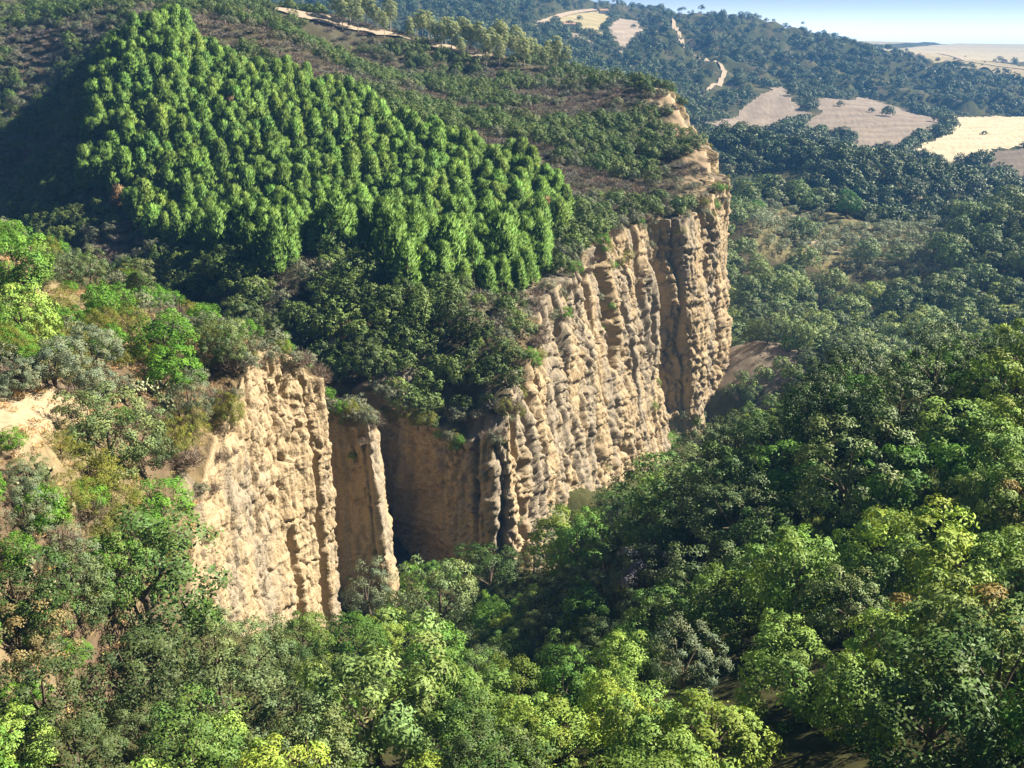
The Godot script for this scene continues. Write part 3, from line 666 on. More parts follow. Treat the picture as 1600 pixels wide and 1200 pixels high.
func noise(seed_: int, f: float, oct := 3, type := FastNoiseLite.TYPE_SIMPLEX_SMOOTH) -> FastNoiseLite:
	var n := FastNoiseLite.new()
	n.seed = seed_; n.frequency = f; n.fractal_octaves = oct; n.noise_type = type
	return n

func tex(seed_: int, f: float, lo: Color, hi: Color, size := 512) -> NoiseTexture2D:
	var t := NoiseTexture2D.new()
	t.width = size; t.height = size; t.seamless = true
	t.noise = noise(seed_, f, 5)
	var g := Gradient.new()
	g.set_color(0, lo); g.set_color(1, hi)
	t.color_ramp = g
	return t
# ---------------------------------------------------------------- the place
func _ready() -> void:
	rng.seed = 20
	var cam := Camera3D.new()
	cam.name = "camera"
	cam.fov = 41.02
	cam.near = 0.5
	cam.far = 6000.0
	add_child(cam)
	cam.rotation_degrees.x = -18.6
	cam.current = true
	var env := Environment.new()
	env.background_mode = Environment.BG_SKY
	var sm := ProceduralSkyMaterial.new()
	sm.sky_top_color = Color(0.11, 0.175, 0.24)
	sm.sky_horizon_color = Color(0.92, 0.965, 1.0)
	sm.sky_curve = 0.0175
	sm.sky_energy_multiplier = 0.95
	sm.ground_bottom_color = Color(0.13, 0.14, 0.09)
	sm.ground_horizon_color = Color(0.85, 0.9, 0.95)
	sm.ground_curve = 0.008
	var sky := Sky.new()
	sky.sky_material = sm
	env.sky = sky
	env.tonemap_mode = Environment.TONE_MAPPER_LINEAR
	env.tonemap_exposure = 3.3
	env.sdfgi_enabled = true
	env.ssao_enabled = true
	env.ssil_enabled = true
	env.fog_enabled = true
	env.fog_density = 0.00024
	env.fog_light_color = Color(0.42, 0.68, 0.98)
	var we := WorldEnvironment.new()
	we.name = "environment"
	we.environment = env
	add_child(we)
	var sun := DirectionalLight3D.new()
	sun.name = "sun"
	sun.light_energy = 1.6
	sun.light_color = Color(1.0, 0.955, 0.87)
	sun.light_angular_distance = 0.5
	sun.shadow_enabled = true
	add_child(sun)
	var el := deg_to_rad(38.0)
	var az := deg_to_rad(75.0)
	sun.look_at_from_position(Vector3(sin(az) * cos(el), sin(el), -cos(az) * cos(el)) * 100.0, Vector3.ZERO)

	# ---- surveys and noise
	rough = noise(3, 0.35); broad = noise(5, 0.01); gully = noise(7, 0.011, 4); patch = noise(11, 0.06, 3)
	gully.fractal_type = FastNoiseLite.FRACTAL_RIDGED
	hill_poly = poly(HILL_OUTLINE); massif_poly = poly(MASSIF_OUTLINE); massif_core = poly(MASSIF_CORE); pine_poly = poly(PINE_AREA); sand_poly = poly(SAND_PATCH); terrace_poly = poly(TERRACE_AREA)
	for q in [["a", FIELD_A], ["b", FIELD_B], ["c", FIELD_C], ["d", FIELD_D], ["e", FIELD_E], ["f", FIELD_F], ["g", FIELD_G], ["h", FIELD_H], ["j", FIELD_J], ["k", FIELD_K], ["l", FIELD_L]]:
		var p := poly(q[1])
		var big := Geometry2D.offset_polygon(p, 12.0)
		fields[q[0]] = {"p": p, "soft": big[0] if big.size() else p}
	land.low = survey(GROUND_LOW, -0.86, 0.88, log(4.5), log(2700.0))
	land.massif = survey(GROUND_MASSIF, -0.86, 0.4, log(95.0), log(460.0))
	land.hill = survey(GROUND_HILL, -0.86, 0.0, log(28.0), log(150.0))
	print("survey ", Time.get_ticks_msec())

	# ---- materials
	var gm := StandardMaterial3D.new()
	gm.resource_name = "soil and litter"
	gm.vertex_color_use_as_albedo = true
	gm.roughness = 1.0
	gm.metallic_specular = 0.1
	gm.albedo_texture = tex(2, 0.02, Color(0.72, 0.72, 0.72), Color(1, 1, 1))
	gm.uv1_triplanar = true; gm.uv1_world_triplanar = true
	gm.uv1_scale = Vector3(0.13, 0.13, 0.13)
	gm.heightmap_enabled = false
	mats.ground = gm
	var rk := StandardMaterial3D.new()
	rk.resource_name = "sandstone"
	rk.vertex_color_use_as_albedo = true
	rk.roughness = 0.95
	rk.metallic_specular = 0.15
	rk.albedo_texture = tex(4, 0.03, Color(0.78, 0.76, 0.74), Color(1, 1, 1))
	var nt := NoiseTexture2D.new()
	nt.width = 512; nt.height = 512; nt.seamless = true; nt.as_normal_map = true; nt.bump_strength = 10.0
	nt.noise = noise(9, 0.03, 5)
	rk.normal_enabled = true
	rk.normal_texture = nt
	rk.normal_scale = 1.0
	rk.uv1_triplanar = true; rk.uv1_world_triplanar = true
	rk.uv1_scale = Vector3(0.35, 0.22, 0.35)
	mats.rock = rk
	var fm := gm.duplicate()
	fm.resource_name = "farm soil"
	fm.uv1_scale = Vector3(0.012, 0.012, 0.012)
	fm.albedo_texture = tex(6, 0.012, Color(0.88, 0.88, 0.88), Color(1, 1, 1))
	mats.field = fm
	mats.track = plain("dusty track", lin(0.36, 0.285, 0.215), 1.0)
	mats.bark = plain("grey brown bark", lin(0.11, 0.085, 0.06))
	mats.pale_bark = plain("pale bark", lin(0.42, 0.37, 0.30))
	mats.stone = plain("dry stone", lin(0.33, 0.28, 0.2))

	# ---- setting
	terrain()
	print("terrain ", Time.get_ticks_msec())
	var brown1 := Color(0.215, 0.175, 0.145); var brown2 := Color(0.30, 0.25, 0.205)
	drape("field", fields.a.p, mats.field, 0.3, brown1, brown2, Vector2(0.35, 0.1))
	drape("field", fields.b.p, mats.field, 0.3, brown1 * 0.9, brown2, Vector2(0.1, 0.3))
	drape("field", fields.c.p, mats.field, 0.3, Color(0.42, 0.36, 0.25), Color(0.54, 0.475, 0.345), Vector2(0.12, 0.4))
	drape("field", fields.d.p, mats.field, 0.34, brown1 * 0.62, brown2 * 0.62, Vector2(0.2, 0.4))
	drape("field", fields.e.p, mats.field, 0.3, brown1 * 1.1, brown2 * 1.2, Vector2(0.3, 0.2))
	drape("field", fields.f.p, mats.field, 0.3, Color(0.25, 0.235, 0.125), Color(0.42, 0.34, 0.22), Vector2(0.2, 0.2))
	drape("field", fields.g.p, mats.field, 0.3, brown1, brown2, Vector2(0.2, 0.2))
	drape("field", fields.h.p, mats.field, 0.3, Color(0.38, 0.30, 0.19), Color(0.27, 0.235, 0.14), Vector2(0.1, 0.1))
	drape("field", fields.j.p, mats.field, 0.3, Color(0.37, 0.31, 0.21), Color(0.46, 0.38, 0.26), Vector2(0.02, 0.06))
	drape("field", fields.k.p, mats.field, 0.3, Color(0.33, 0.29, 0.21), Color(0.45, 0.385, 0.28), Vector2(0.02, 0.03))
	drape("field", fields.l.p, mats.field, 0.3, Color(0.27, 0.25, 0.17), Color(0.42, 0.36, 0.26), Vector2(0.03, 0.02))
	ribbon("dirt_track", poly(TRACK_FAR), 3.4, mats.track, 0.7)
	ribbon("dirt_track", poly(TRACK_RIDGE), 8.0, mats.track, 1.0)
	ribbon("dirt_track", poly(TRACK_EDGE), 7.0, mats.track, 1.0)
	ribbon("dirt_track", poly(ROAD_FARM), 7.0, mats.track, 1.0)
	ribbon("road", poly(ROAD_TOP), 5.0, mats.track, 0.4)
	var rock := [Color(0.51, 0.42, 0.29), Color(0.445, 0.34, 0.21), Color(0.335, 0.30, 0.245)]   # one sandstone for all three cliffs
	cliff("cliff", CLIFF_WALL_TOP, CLIFF_WALL_BASE, "massif", 0.24, 1.0, 1.0, 1.25, 31, "long sunlit sandstone cliff wall below the pine covered hillside", [[0.345, 1.8, 1.8, 0.0, 0.5], [0.43, 1.3, 1.6, 0.3, 0.62], [0.513, 1.6, 2.0, 0.0, 0.9], [0.15, 1.2, 1.8, 0.3, 1.0], [0.225, 0.9, 1.2, 0.5, 0.95], [0.128, 1.0, 1.6, 0.35, 0.9]], [[0.155, 0.62, "airy", 2.2], [0.345, 0.12, "heather", 1.8], [0.35, 0.22, "shrub", 1.6], [0.36, 0.34, "heather", 1.6], [0.42, 0.68, "broom", 2.4], [0.44, 0.62, "broom", 2.0], [0.25, 0.2, "grey", 1.3], [0.285, 0.4, "grey", 1.0], [0.41, 0.3, "heather", 1.4], [0.30, 0.75, "heather", 1.5], [0.38, 0.82, "shrub", 2.0], [0.47, 0.8, "airy", 2.4], [0.46, 0.3, "grey", 1.4]] + fringe(0.05, 0.62, 110, 0.12) + fringe(0.0, 0.13, 26, 0.05) + fringe(0.335, 0.365, 10, 0.34) + fringe(0.6, 0.9, 26, 0.3), rock)
	cliff("cliff", CLIFF_PILLAR_TOP, CLIFF_PILLAR_BASE, "hill", 0.125, 0.62, 0.35, 1.4, 57, "pale sandstone cliff with a dark vertical groove under the olive slope", [[0.735, 0.75, 2.4, 0.06, 1.1], [0.62, 0.6, 0.9, 0.55, 0.98]], [[0.74, 0.05, "broom", 1.0], [0.3, 0.06, "dry", 1.6], [0.25, 0.1, "dry", 1.8], [0.16, 0.2, "dry", 1.5], [0.22, 0.25, "heather", 1.0], [0.55, 0.03, "dry", 1.3], [0.66, 0.05, "dry", 1.4], [0.12, 0.4, "dry", 1.2], [0.36, 0.14, "dry", 1.4]] + fringe(0.1, 0.95, 16, 0.04), rock)
	cliff("cliff", CLIFF_FIN_TOP, CLIFF_FIN_BASE, "hill", 0.2, 0.6, 0.25, 1.2, 83, "shaded narrow rock fin standing in the gorge behind the pale cliff", [], [[0.25, 0.05, "dry", 2.2], [0.32, 0.1, "dry", 2.0], [0.2, 0.02, "shrub", 2.0], [0.38, 0.03, "dry", 1.8], [0.24, 0.2, "shrub", 1.0], [0.12, 0.1, "dry", 2.0], [0.35, 0.9, "airy", 3.0]] + fringe(0.02, 0.45, 12, 0.08), rock)
	print("cliffs ", Time.get_ticks_msec())
	make_kinds()
	print("kinds ", Time.get_ticks_msec())
	vegetation()
	print("plants ", Time.get_ticks_msec())

func fringe(a: float, b: float, n: int, deep: float) -> Array:   # shrubs hanging over a rim
	var out := []
	for i in n: out.append([rng.randf_range(a, b), pow(rng.randf(), 1.6) * deep, ["heather", "dry", "shrub", "grey", "dry", "heather", "grey"][rng.randi() % 7], rng.randf_range(0.9, 2.7)])
	return out

func make_kinds() -> void:
	var green := lin(1, 1, 1)
	var lm := leafmat("soft leaf", green, 0.6, 0.6, 0.3)
	var gl := leafmat("leathery leaf", green, 0.32, 0.55, 0.32)
	var nd := leafmat("needles", green, 0.65, 0.6, 0.3)
	var dry := leafmat("dry twigs", green, 0.2, 0.9, 0.2)
	var tr := []; var slim := []; var gnarl := []; var pole := []; var stub := []
	for i in 3:
		tr.append(trunk(4.2, 0.17, 5, 1.6)); gnarl.append(trunk(2.4, 0.2, 5, 1.3, 0.4)); stub.append(trunk(1.6, 0.07, 4, 0.8, 0.1))
	for i in 3: slim.append(trunk(6.0, 0.14, 3, 0.9)); pole.append(trunk(10.0, 0.16, 6, 1.1, 0.5))
	var many := func(n: int, f: Callable) -> Array:
		var a := []
		for i in n: a.append(f.call())
		return a
	var R := Vector3(2.5, 2.5, 2.5)
	kind("bright", 5.2, many.call(3, func(): return leafy(R, 2.6, 46, 0.62, 150, 0.21, 0.11, Color(0.170, 0.270, 0.06), 0.35, -0.9)), tr, lm, mats.bark, "broadleaf_tree")
	kind("lime", 5.2, many.call(2, func(): return leafy(R, 2.6, 44, 0.6, 140, 0.22, 0.11, Color(0.205, 0.285, 0.05), 0.35, -0.9)), tr, lm, mats.bark, "broadleaf_tree")
	kind("green", 5.2, many.call(2, func(): return leafy(R, 2.6, 44, 0.62, 140, 0.19, 0.11, Color(0.100, 0.205, 0.034), 0.2, -0.9)), tr, lm, mats.bark, "broadleaf_tree")
	kind("oak", 5.2, many.call(4, func(): return leafy(R, 2.6, 56, 0.52, 120, 0.17, 0.085, Color(0.105, 0.150, 0.058), 0.1, -0.9)), tr, gl, mats.bark, "holm_oak")
	kind("dark", 5.2, many.call(3, func(): return leafy(R, 2.6, 58, 0.6, 120, 0.19, 0.095, Color(0.070, 0.130, 0.030), 0.1, -0.9)), tr, gl, mats.bark, "evergreen_tree")
	kind("airy", 5.2, many.call(2, func(): return leafy(R, 2.6, 60, 0.45, 110, 0.17, 0.05, Color(0.150, 0.188, 0.105), -0.3, -0.9)), tr, gl, mats.bark, "willow_leaved_tree")
	kind("pale", 5.2, many.call(1, func(): return leafy(R, 2.6, 44, 0.5, 130, 0.17, 0.09, Color(0.22, 0.19, 0.09), 0.1, -0.9)), tr, lm, mats.bark, "broadleaf_tree")
	kind("pink", 5.2, many.call(1, func(): return leafy(R, 2.6, 46, 0.6, 170, 0.22, 0.1, Color(0.189, 0.280, 0.084), 0.3, -0.9, Color(0.42, 0.31, 0.21, 1), 0.12)), tr, lm, mats.bark, "flowering_tree")
	kind("violet", 5.2, many.call(1, func(): return leafy(R, 2.6, 46, 0.55, 140, 0.2, 0.1, Color(0.117, 0.156, 0.078), 0.2, -0.9, Color(0.2, 0.17, 0.24, 1), 0.35)), tr, lm, mats.bark, "flowering_tree")
	kind("rusty", 5.2, many.call(1, func(): return leafy(R, 2.6, 46, 0.6, 150, 0.24, 0.11, Color(0.196, 0.266, 0.070), 0.35, -0.9, Color(0.27, 0.2, 0.07, 1), 0.18)), tr, lm, mats.bark, "broadleaf_tree")
	kind("olive", 4.2, many.call(2, func(): return leafy(Vector3(2.0, 1.5, 2.0), 2.2, 60, 0.42, 150, 0.15, 0.06, Color(0.165, 0.2, 0.12), -0.3, -0.75)), gnarl, gl, mats.bark, "olive_tree")
	kind("shrub", 3.0, many.call(3, func(): return leafy(Vector3(1.4, 1.1, 1.4), 1.1, 44, 0.36, 100, 0.12, 0.06, Color(0.105, 0.238, 0.025), 0.0, -0.7)), stub, lm, mats.bark, "lentisk_shrub", "foliage", "stem")
	kind("heather", 3.0, many.call(2, func(): return leafy(Vector3(1.4, 1.0, 1.4), 1.0, 50, 0.34, 90, 0.16, 0.03, Color(0.161, 0.175, 0.031), -0.8, -0.6)), stub, nd, mats.bark, "heather_shrub", "foliage", "stem")
	kind("dry", 2.4, many.call(2, func(): return twiggy(2.4, 1.3, 500, Color(0.23, 0.18, 0.14), 0.016)), [], dry, null, "dry_bush", "twigs")
	kind("broom", 4.0, many.call(1, func(): return leafy(Vector3(1.9, 1.5, 1.9), 1.6, 50, 0.4, 120, 0.4, 0.03, Color(0.17, 0.22, 0.05), -1.2, -0.5)), stub, nd, mats.bark, "broom_shrub", "foliage", "stem")
	kind("column", 2.4, many.call(1, func(): return leafy(Vector3(1.2, 2.9, 1.2), 3.6, 60, 0.42, 130, 0.16, 0.07, Color(0.12, 0.15, 0.06), -0.2, -0.9)), slim, gl, mats.bark, "column_tree")
	kind("lone_pine", 7.8, many.call(1, func(): return leafy(Vector3(3.7, 4.0, 3.7), 5.0, 60, 0.8, 90, 0.4, 0.14, Color(0.055, 0.15, 0.025), -0.4, -0.7)), [trunk(6.0, 0.3, 4, 1.5)], nd, mats.bark, "umbrella_pine")
	kind("pine", 4.6, many.call(6, func(): return pine_crown(rng.randf_range(6.0, 8.2), 4.6, 300, shade(Color(0.145, 0.25, 0.05), 0.14))), slim, nd, mats.bark, "pine_tree")
	kind("dead_pine", 3.2, [pine_crown(5.0, 3.2, 300, Color(0.36, 0.19, 0.10))], slim, nd, mats.bark, "dead_pine")
	kind("brown_pine", 3.2, [pine_crown(4.4, 3.2, 260, Color(0.25, 0.17, 0.09))], slim, nd, mats.bark, "dead_pine")
	kind("eucalyptus", 4.0, many.call(3, func(): return leafy(Vector3(1.8, 4.2, 1.8), 7.2, 46, 0.75, 80, 0.4, 0.14, Color(0.25, 0.29, 0.13), 0.9, -0.8)), pole, lm, mats.pale_bark, "eucalyptus_tree")
	kind("maquis", 3.0, many.call(4, func(): return leafy(Vector3(1.4, 1.15, 1.4), 1.1, 26, 0.42, 44, 0.24, 0.12, Color(0.096, 0.144, 0.036), 0.0, -0.6)), [], gl, null, "maquis_shrub", "foliage")
	kind("grey", 3.0, many.call(2, func(): return leafy(Vector3(1.4, 1.0, 1.4), 1.0, 26, 0.42, 44, 0.25, 0.08, Color(0.150, 0.169, 0.104), -0.4, -0.6)), [], gl, null, "grey_shrub", "foliage")
	kind("drymass", 2.4, many.call(2, func(): return twiggy(2.6, 1.1, 190, Color(0.225, 0.20, 0.17), 0.03)), [], dry, null, "dry_brush", "twigs")
	kind("valley", 6.0, many.call(4, func(): return leafy(Vector3(2.9, 2.7, 2.9), 3.2, 44, 0.75, 42, 0.42, 0.22, Color(0.145, 0.205, 0.07), 0.1)), tr, gl, mats.bark, "valley_tree")
	kind("valley_light", 6.0, many.call(2, func(): return leafy(Vector3(2.9, 2.5, 2.9), 3.0, 44, 0.75, 42, 0.42, 0.22, Color(0.189, 0.250, 0.074), 0.1)), tr, lm, mats.bark, "valley_tree")
	kind("terrace_olive", 4.4, many.call(3, func(): return leafy(Vector3(2.1, 1.5, 2.1), 2.2, 30, 0.6, 36, 0.34, 0.14, Color(0.22, 0.26, 0.155), 0.0)), gnarl, gl, mats.bark, "olive_tree")
	kind("far", 6.0, many.call(4, func(): return leafy(Vector3(2.9, 2.5, 2.9), 2.4, 22, 0.95, 16, 0.9, 0.5, Color(0.072, 0.108, 0.040), 0.0, -0.4)), [], gl, null, "distant_tree")
	kind("grass", 0.6, many.call(3, func(): return twiggy(0.6, 0.35, 26, Color(0.5, 0.37, 0.2), 0.012)), [], dry, null, "dry_grass", "blades")

func pads() -> ArrayMesh:
	var st := SurfaceTool.new()
	st.begin(Mesh.PRIMITIVE_TRIANGLES)
	var s := SphereMesh.new()
	s.radial_segments = 12; s.rings = 6; s.radius = 0.5; s.height = 1.0
	st.append_from(s, 0, Transform3D(Basis.from_scale(Vector3(0.24, 0.34, 0.04)), Vector3(0, 0.16, 0)))
	return st.commit()

func cactus(x: float, z: float, w: float, pad: Mesh, m: Array, label: String) -> void:
	var o := top("prickly_pear", Vector3(x, ground(x, z) - 0.1, z))
	o.rotation.y = rng.randf() * TAU
	var grow := []
	for i in 8:
		grow.append(Transform3D(Basis.from_euler(Vector3(rng.randf_range(-0.5, 0.5), rng.randf() * TAU, rng.randf_range(-0.35, 0.35))), Vector3(rng.randf_range(-0.4, 0.4) * w, 0, rng.randf_range(-0.3, 0.3) * w)))
	var at := 0
	while at < grow.size() and at < 42:
		var t: Transform3D = grow[at]
		var p := part("pad", pad, m[rng.randi() % m.size()], o)
		var k := rng.randf_range(0.85, 1.25)
		p.transform = t * Transform3D(Basis.from_scale(Vector3(k, k, k)), Vector3.ZERO)
		if t.origin.y < 1.3:
			for i in 1 + rng.randi() % 2:
				var tip := t * Vector3(rng.randf_range(-0.1, 0.1), 0.31 * k, 0)
				grow.append(Transform3D(t.basis * Basis.from_euler(Vector3(rng.randf_range(-0.5, 0.5), rng.randf_range(-1.2, 1.2), rng.randf_range(-0.7, 0.7))), tip))
		at += 1
	tag(o, label, "cactus", "prickly pears on the left hillside")

func spot(x: float, z: float) -> String:   # where a foreground tree stands, told by things one can find
	for q in [["violet", "the violet flowering tree"], ["pink", "the pink topped tree"], ["pale", "the pale yellowish tree"], ["broom", "the wispy broom shrub"], ["rusty", "a rusty patched tree"]]:
		var a: Array = PLANTED[q[0]]
		for i in a.size() / 3:
			var d := Vector2(a[3 * i], a[3 * i + 1]).distance_to(Vector2(x, z))
			if d > 0.5 and d < 7.5: return "beside " + q[1]
	if x < -8.0 and z < -35.0 and z > -110.0:
		var d := inside(hill_poly, x, z)
		if d > 0.0:
			if inside(sand_poly, x, z) > -3.5: return "beside the straw coloured clearing"
			if z < -82.0: return "on the hillside crest over the ravine"
			if d < 4.5 and z < -56.0: return "on the rim of the pale cliff"
			return "on the prickly pear hillside"
	if x < -9.0 and z < -58.0: return "at the foot of the pale grooved cliff"
	if z < -76.0 and x < 8.0: return "at the mouth of the shaded gorge"
	if z < -70.0 and x < 28.0: return "below the long cliff wall"
	if z < -84.0: return "on the far crest of the wooded slope"
	if x < -17.0: return "below the prickly pear hillside"
	return ""

const LOOKS := {
	"bright": ["light green broadleaf tree", "tree"], "lime": ["yellow green broadleaf tree", "tree"], "green": ["rich green small leaved tree", "tree"], "oak": ["grey green holm oak", "tree"],
	"dark": ["dark green evergreen tree", "tree"], "airy": ["grey green narrow leaved tree", "tree"], "pale": ["pale yellowish dry leaved tree", "tree"], "pink": ["light green tree with pinkish seed clusters at its top", "tree"],
	"violet": ["dark leaved tree with dull violet flower tufts", "tree"], "rusty": ["light green tree with rusty brown leaf patches", "tree"], "olive": ["silvery gnarled olive tree", "tree"], "shrub": ["vivid green rounded lentisk shrub", "shrub"],
	"heather": ["olive brown heather shrub", "shrub"], "dry": ["leafless grey brown bush of dry twigs", "shrub"], "column": ["slender upright tree standing alone against the dark ravine", "tree"], "broom": ["wispy yellow green broom shrub", "shrub"],
	"lone_pine": ["lone bright green umbrella pine above the olive terraces", "tree"], "field_tree": ["single small tree standing in the distant farm fields", "tree"], "grey": ["small grey green shrub", "shrub"]}

func grow(key: String, x: float, z: float, w: float, sink := 0.1) -> Node3D:
	var label: String = LOOKS[key][0]
	var group := label + " plants"
	if not key in ["column", "lone_pine", "field_tree", "pink"]:
		var tree: bool = LOOKS[key][1] == "tree"
		if w > (6.0 if tree else 3.4): label = "large " + label
		elif w < (3.9 if tree else 1.9) and key != "grey": label = "small " + label
		var where := spot(x, z)
		label += " " + (where if where else ("on the wooded slope facing the cliffs" if z > -115.0 else "near the low saddle"))
	return plant("far" if key == "field_tree" else key, x, z, w, label, LOOKS[key][1], group, sink)

func pine_spot(x: float, z: float) -> String:
	if Vector2(x, z).distance_to(Vector2(DEAD_PINE[0], DEAD_PINE[1])) < 6.0: return "beside the rust red dead pine"
	if inside(pine_poly, x, z) < 4.5: return "on the lower edge of the stand over the scrub" if z > -150.0 else ("on the edge of the stand over the dark ravine" if x < -58.0 else "on the upper edge of the stand below the dry brush")
	return "in the middle of the dense hillside stand"

func vegetation() -> void:
	for key in PLANTED:
		if key == "cactus": continue
		var a: Array = PLANTED[key]
		var n := a.size() / 3
		for i in n:
			var o := grow(key, a[3 * i], a[3 * i + 1], a[3 * i + 2], 0.15)
			if key == "column": o.position.y -= 1.0
			taken.append([a[3 * i], a[3 * i + 1], a[3 * i + 2] * 0.42])
	# prickly pears
	var pad := pads()
	var pm := [plain("cactus pad", lin(0.16, 0.21, 0.10), 0.6), plain("pale cactus pad", lin(0.29, 0.33, 0.19), 0.6), plain("old cactus pad", lin(0.27, 0.26, 0.15), 0.7)]
	var ca: Array = PLANTED.cactus
	for i in ca.size() / 3: cactus(ca[3 * i], ca[3 * i + 1], ca[3 * i + 2], pad, pm, "clump of pale green prickly pear pads on the hillside")
	# filling trees of the wooded foreground
	var slope := PackedVector2Array([Vector2(-24, -19), Vector2(22, -17), Vector2(70, -40), Vector2(75, -112), Vector2(30, -108), Vector2(10, -100), Vector2(-8, -92), Vector2(-12, -84), Vector2(-14, -76), Vector2(-17, -62), Vector2(-20.5, -54), Vector2(-23.5, -44), Vector2(-27, -33)])
	var mix := ["dark", "oak", "bright", "dark", "green", "oak", "bright", "lime", "bright", "green"]
	for q in scatter(slope, 4.3):
		var w := rng.randf_range(2.8, 4.6) if rng.randf() < 0.6 else rng.randf_range(4.6, 7.0)
		if not room(q.x, q.y, w * 0.22) or q.x < q.y * 0.72 - 6.0 or q.x > -q.y * 0.85 + 8.0: continue
		if q.y > -29.0: continue
		if q.y > -42.0: w = minf(w, 4.4)
		if q.y < -60.0 and q.x < 20.0: w = minf(w, 4.2)
		var k: String = mix[rng.randi() % mix.size()]
		grow(k, q.x, q.y, w, 0.15)
		taken.append([q.x, q.y, w * 0.3])
	for q in scatter(PackedVector2Array([Vector2(-13, -82), Vector2(-10, -101), Vector2(0, -101), Vector2(7, -109), Vector2(9, -118), Vector2(13, -129), Vector2(21, -146), Vector2(29, -161), Vector2(38, -150), Vector2(34, -132), Vector2(22, -106), Vector2(8, -90), Vector2(-4, -78)]), 3.5):
		if room(q.x, q.y, 0.5): grow(["oak", "dark", "green", "oak", "airy"][rng.randi() % 5], q.x, q.y, rng.randf_range(2.6, 4.0), 0.15)
	# hillside scrub between the picked plants
	var hs := scatter(PackedVector2Array([Vector2(-21, -36), Vector2(-19, -46), Vector2(-19.5, -57), Vector2(-21.2, -66), Vector2(-20.6, -72), Vector2(-19.4, -78), Vector2(-17.4, -83), Vector2(-18.5, -88), Vector2(-15, -92), Vector2(-14, -97), Vector2(-34, -92), Vector2(-60, -90), Vector2(-60, -50)]), 1.95)
	for q in hs:
		var w := rng.randf_range(1.5, 3.0)
		if inside(sand_poly, q.x, q.y) > -0.8 or not room(q.x, q.y, w * 0.12): continue
		var t := rng.randf()
		var k := "heather" if t < 0.2 else ("dry" if t < 0.29 else ("shrub" if t < 0.7 else "grey"))
		grow(k, q.x, q.y, w)
	for q in ledges:   # plants rooted in the cliff faces
		var o := grow(q[1], q[0].x, q[0].z, q[2])
		o.position = q[0] - Vector3(0.15, 0.3, 0)
		o.set_meta("label", LOOKS[q[1]][0] + " rooted in the bare face of the cliff")
	var gs := []
	for i in 1500:
		var q := Vector2(rng.randf_range(-42, -21), rng.randf_range(-86, -40))
		var d := inside(sand_poly, q.x, q.y)
		if d > 0.0 and rng.randf() < 0.35 or not Geometry2D.is_point_in_polygon(q, hill_poly): continue
		gs.append([q.x, q.y, rng.randf_range(0.5, 1.1)])
	stuff("dry_grass", "grass", gs, "straw coloured dry grass on the left hillside", "grass", 0.02)
	print("near ", Time.get_ticks_msec())
	# pines
	var ps := []
	for q in scatter(pine_poly, 2.05, 0.95): ps.append([q.x, q.y, rng.randf_range(2.1, 3.7)])
	nearest_first(ps)
	var rest := []
	for i in ps.size():
		var q: Array = ps[i]
		if i % 67 == 30: plant("brown_pine", q[0], q[1], q[2] * 0.75, "browned dying pine among the green pines", "tree", "browned pines")
		elif i < 300: plant("pine", q[0], q[1], q[2] * (1.5 if i % 9 == 0 and i < 120 else 1.0), "%sgreen pine %s" % ["big " if q[2] > 3.3 else ("slim " if q[2] < 2.4 else ""), pine_spot(q[0], q[1])], "tree", "pines of the hillside stand", 0.2)
		else: rest.append(q)
	if rest.size(): stuff("pine_wood", "pine", rest, "upper rows of green pines at the back of the stand", "wood", 0.2)
	plant("dead_pine", DEAD_PINE[0], DEAD_PINE[1], 2.1, "rust red dead pine standing out of the green stand", "tree", "", -0.6)
	# scrub of the massif
	var mq := []; var gq := []; var dq := []
	for q in scatter(massif_poly, 2.05):
		if inside(pine_poly, q.x, q.y) > -0.5: continue
		var d := inside(massif_poly, q.x, q.y)
		if d < 0.4 or q.x < q.y * 0.58 - 6.0 or q.x < -165.0 or q.y < -330.0: continue
		var r: float = q.length()
		if r > 285.0 and r < 318.0 and rng.randf() < 0.5: continue
		if r > 270.0 and not off_tracks(q.x, q.y, [poly(ROAD_TOP)], 4.0): continue
		if q.y < -190.0 and q.x > 24.0 and d < 4.5 and rng.randf() < 0.8: continue
		var bare: bool = q.x > 24.0 and q.y < -192.0 and q.y > -262.0
		if bare and rng.randf() < 0.35: continue
		var n := patch.get_noise_2d(q.x * 0.55, q.y * 0.55) + rng.randf_range(-0.2, 0.2)
		if q.x < -66.0: n -= 0.16
		var deep: bool = q.y > -160.0
		if n > (0.16 if deep else 0.13): dq.append([q.x, q.y, rng.randf_range(1.8, 3.2)])
		elif n > (0.02 if deep else -0.03): gq.append([q.x, q.y, rng.randf_range(1.8, 3.2)])
		else: mq.append([q.x, q.y, rng.randf_range(2.0, 4.2)])
	nearest_first(mq); nearest_first(gq); nearest_first(dq)
	print("massif scrub ", mq.size(), " ", gq.size(), " ", dq.size(), " pines ", ps.size())
	for i in mini(300, mq.size()): plant("maquis", mq[i][0], mq[i][1], mq[i][2], ("dark green maquis shrub " + ("on the rim of the long cliff" if inside(massif_poly, mq[i][0], mq[i][1]) < 4.5 else ("at the lower edge of the pines" if inside(pine_poly, mq[i][0], mq[i][1]) > -6.0 else "on the slope between pines and cliff"))), "shrub", "maquis shrubs above the cliff")
	stuff("maquis_scrub", "maquis", mq.slice(300), "dark green scrub over the upper massif", "scrub")
	for i in mini(120, gq.size()): plant("grey", gq[i][0], gq[i][1], gq[i][2], "grey green shrub on the slope between pines and cliff", "shrub", "grey shrubs above the cliff")
	stuff("grey_scrub", "grey", gq.slice(120), "grey green scrub over the upper massif", "scrub")
	stuff("dry_brush", "drymass", dq, "greyish dry brush over the slope above the pines", "brush")
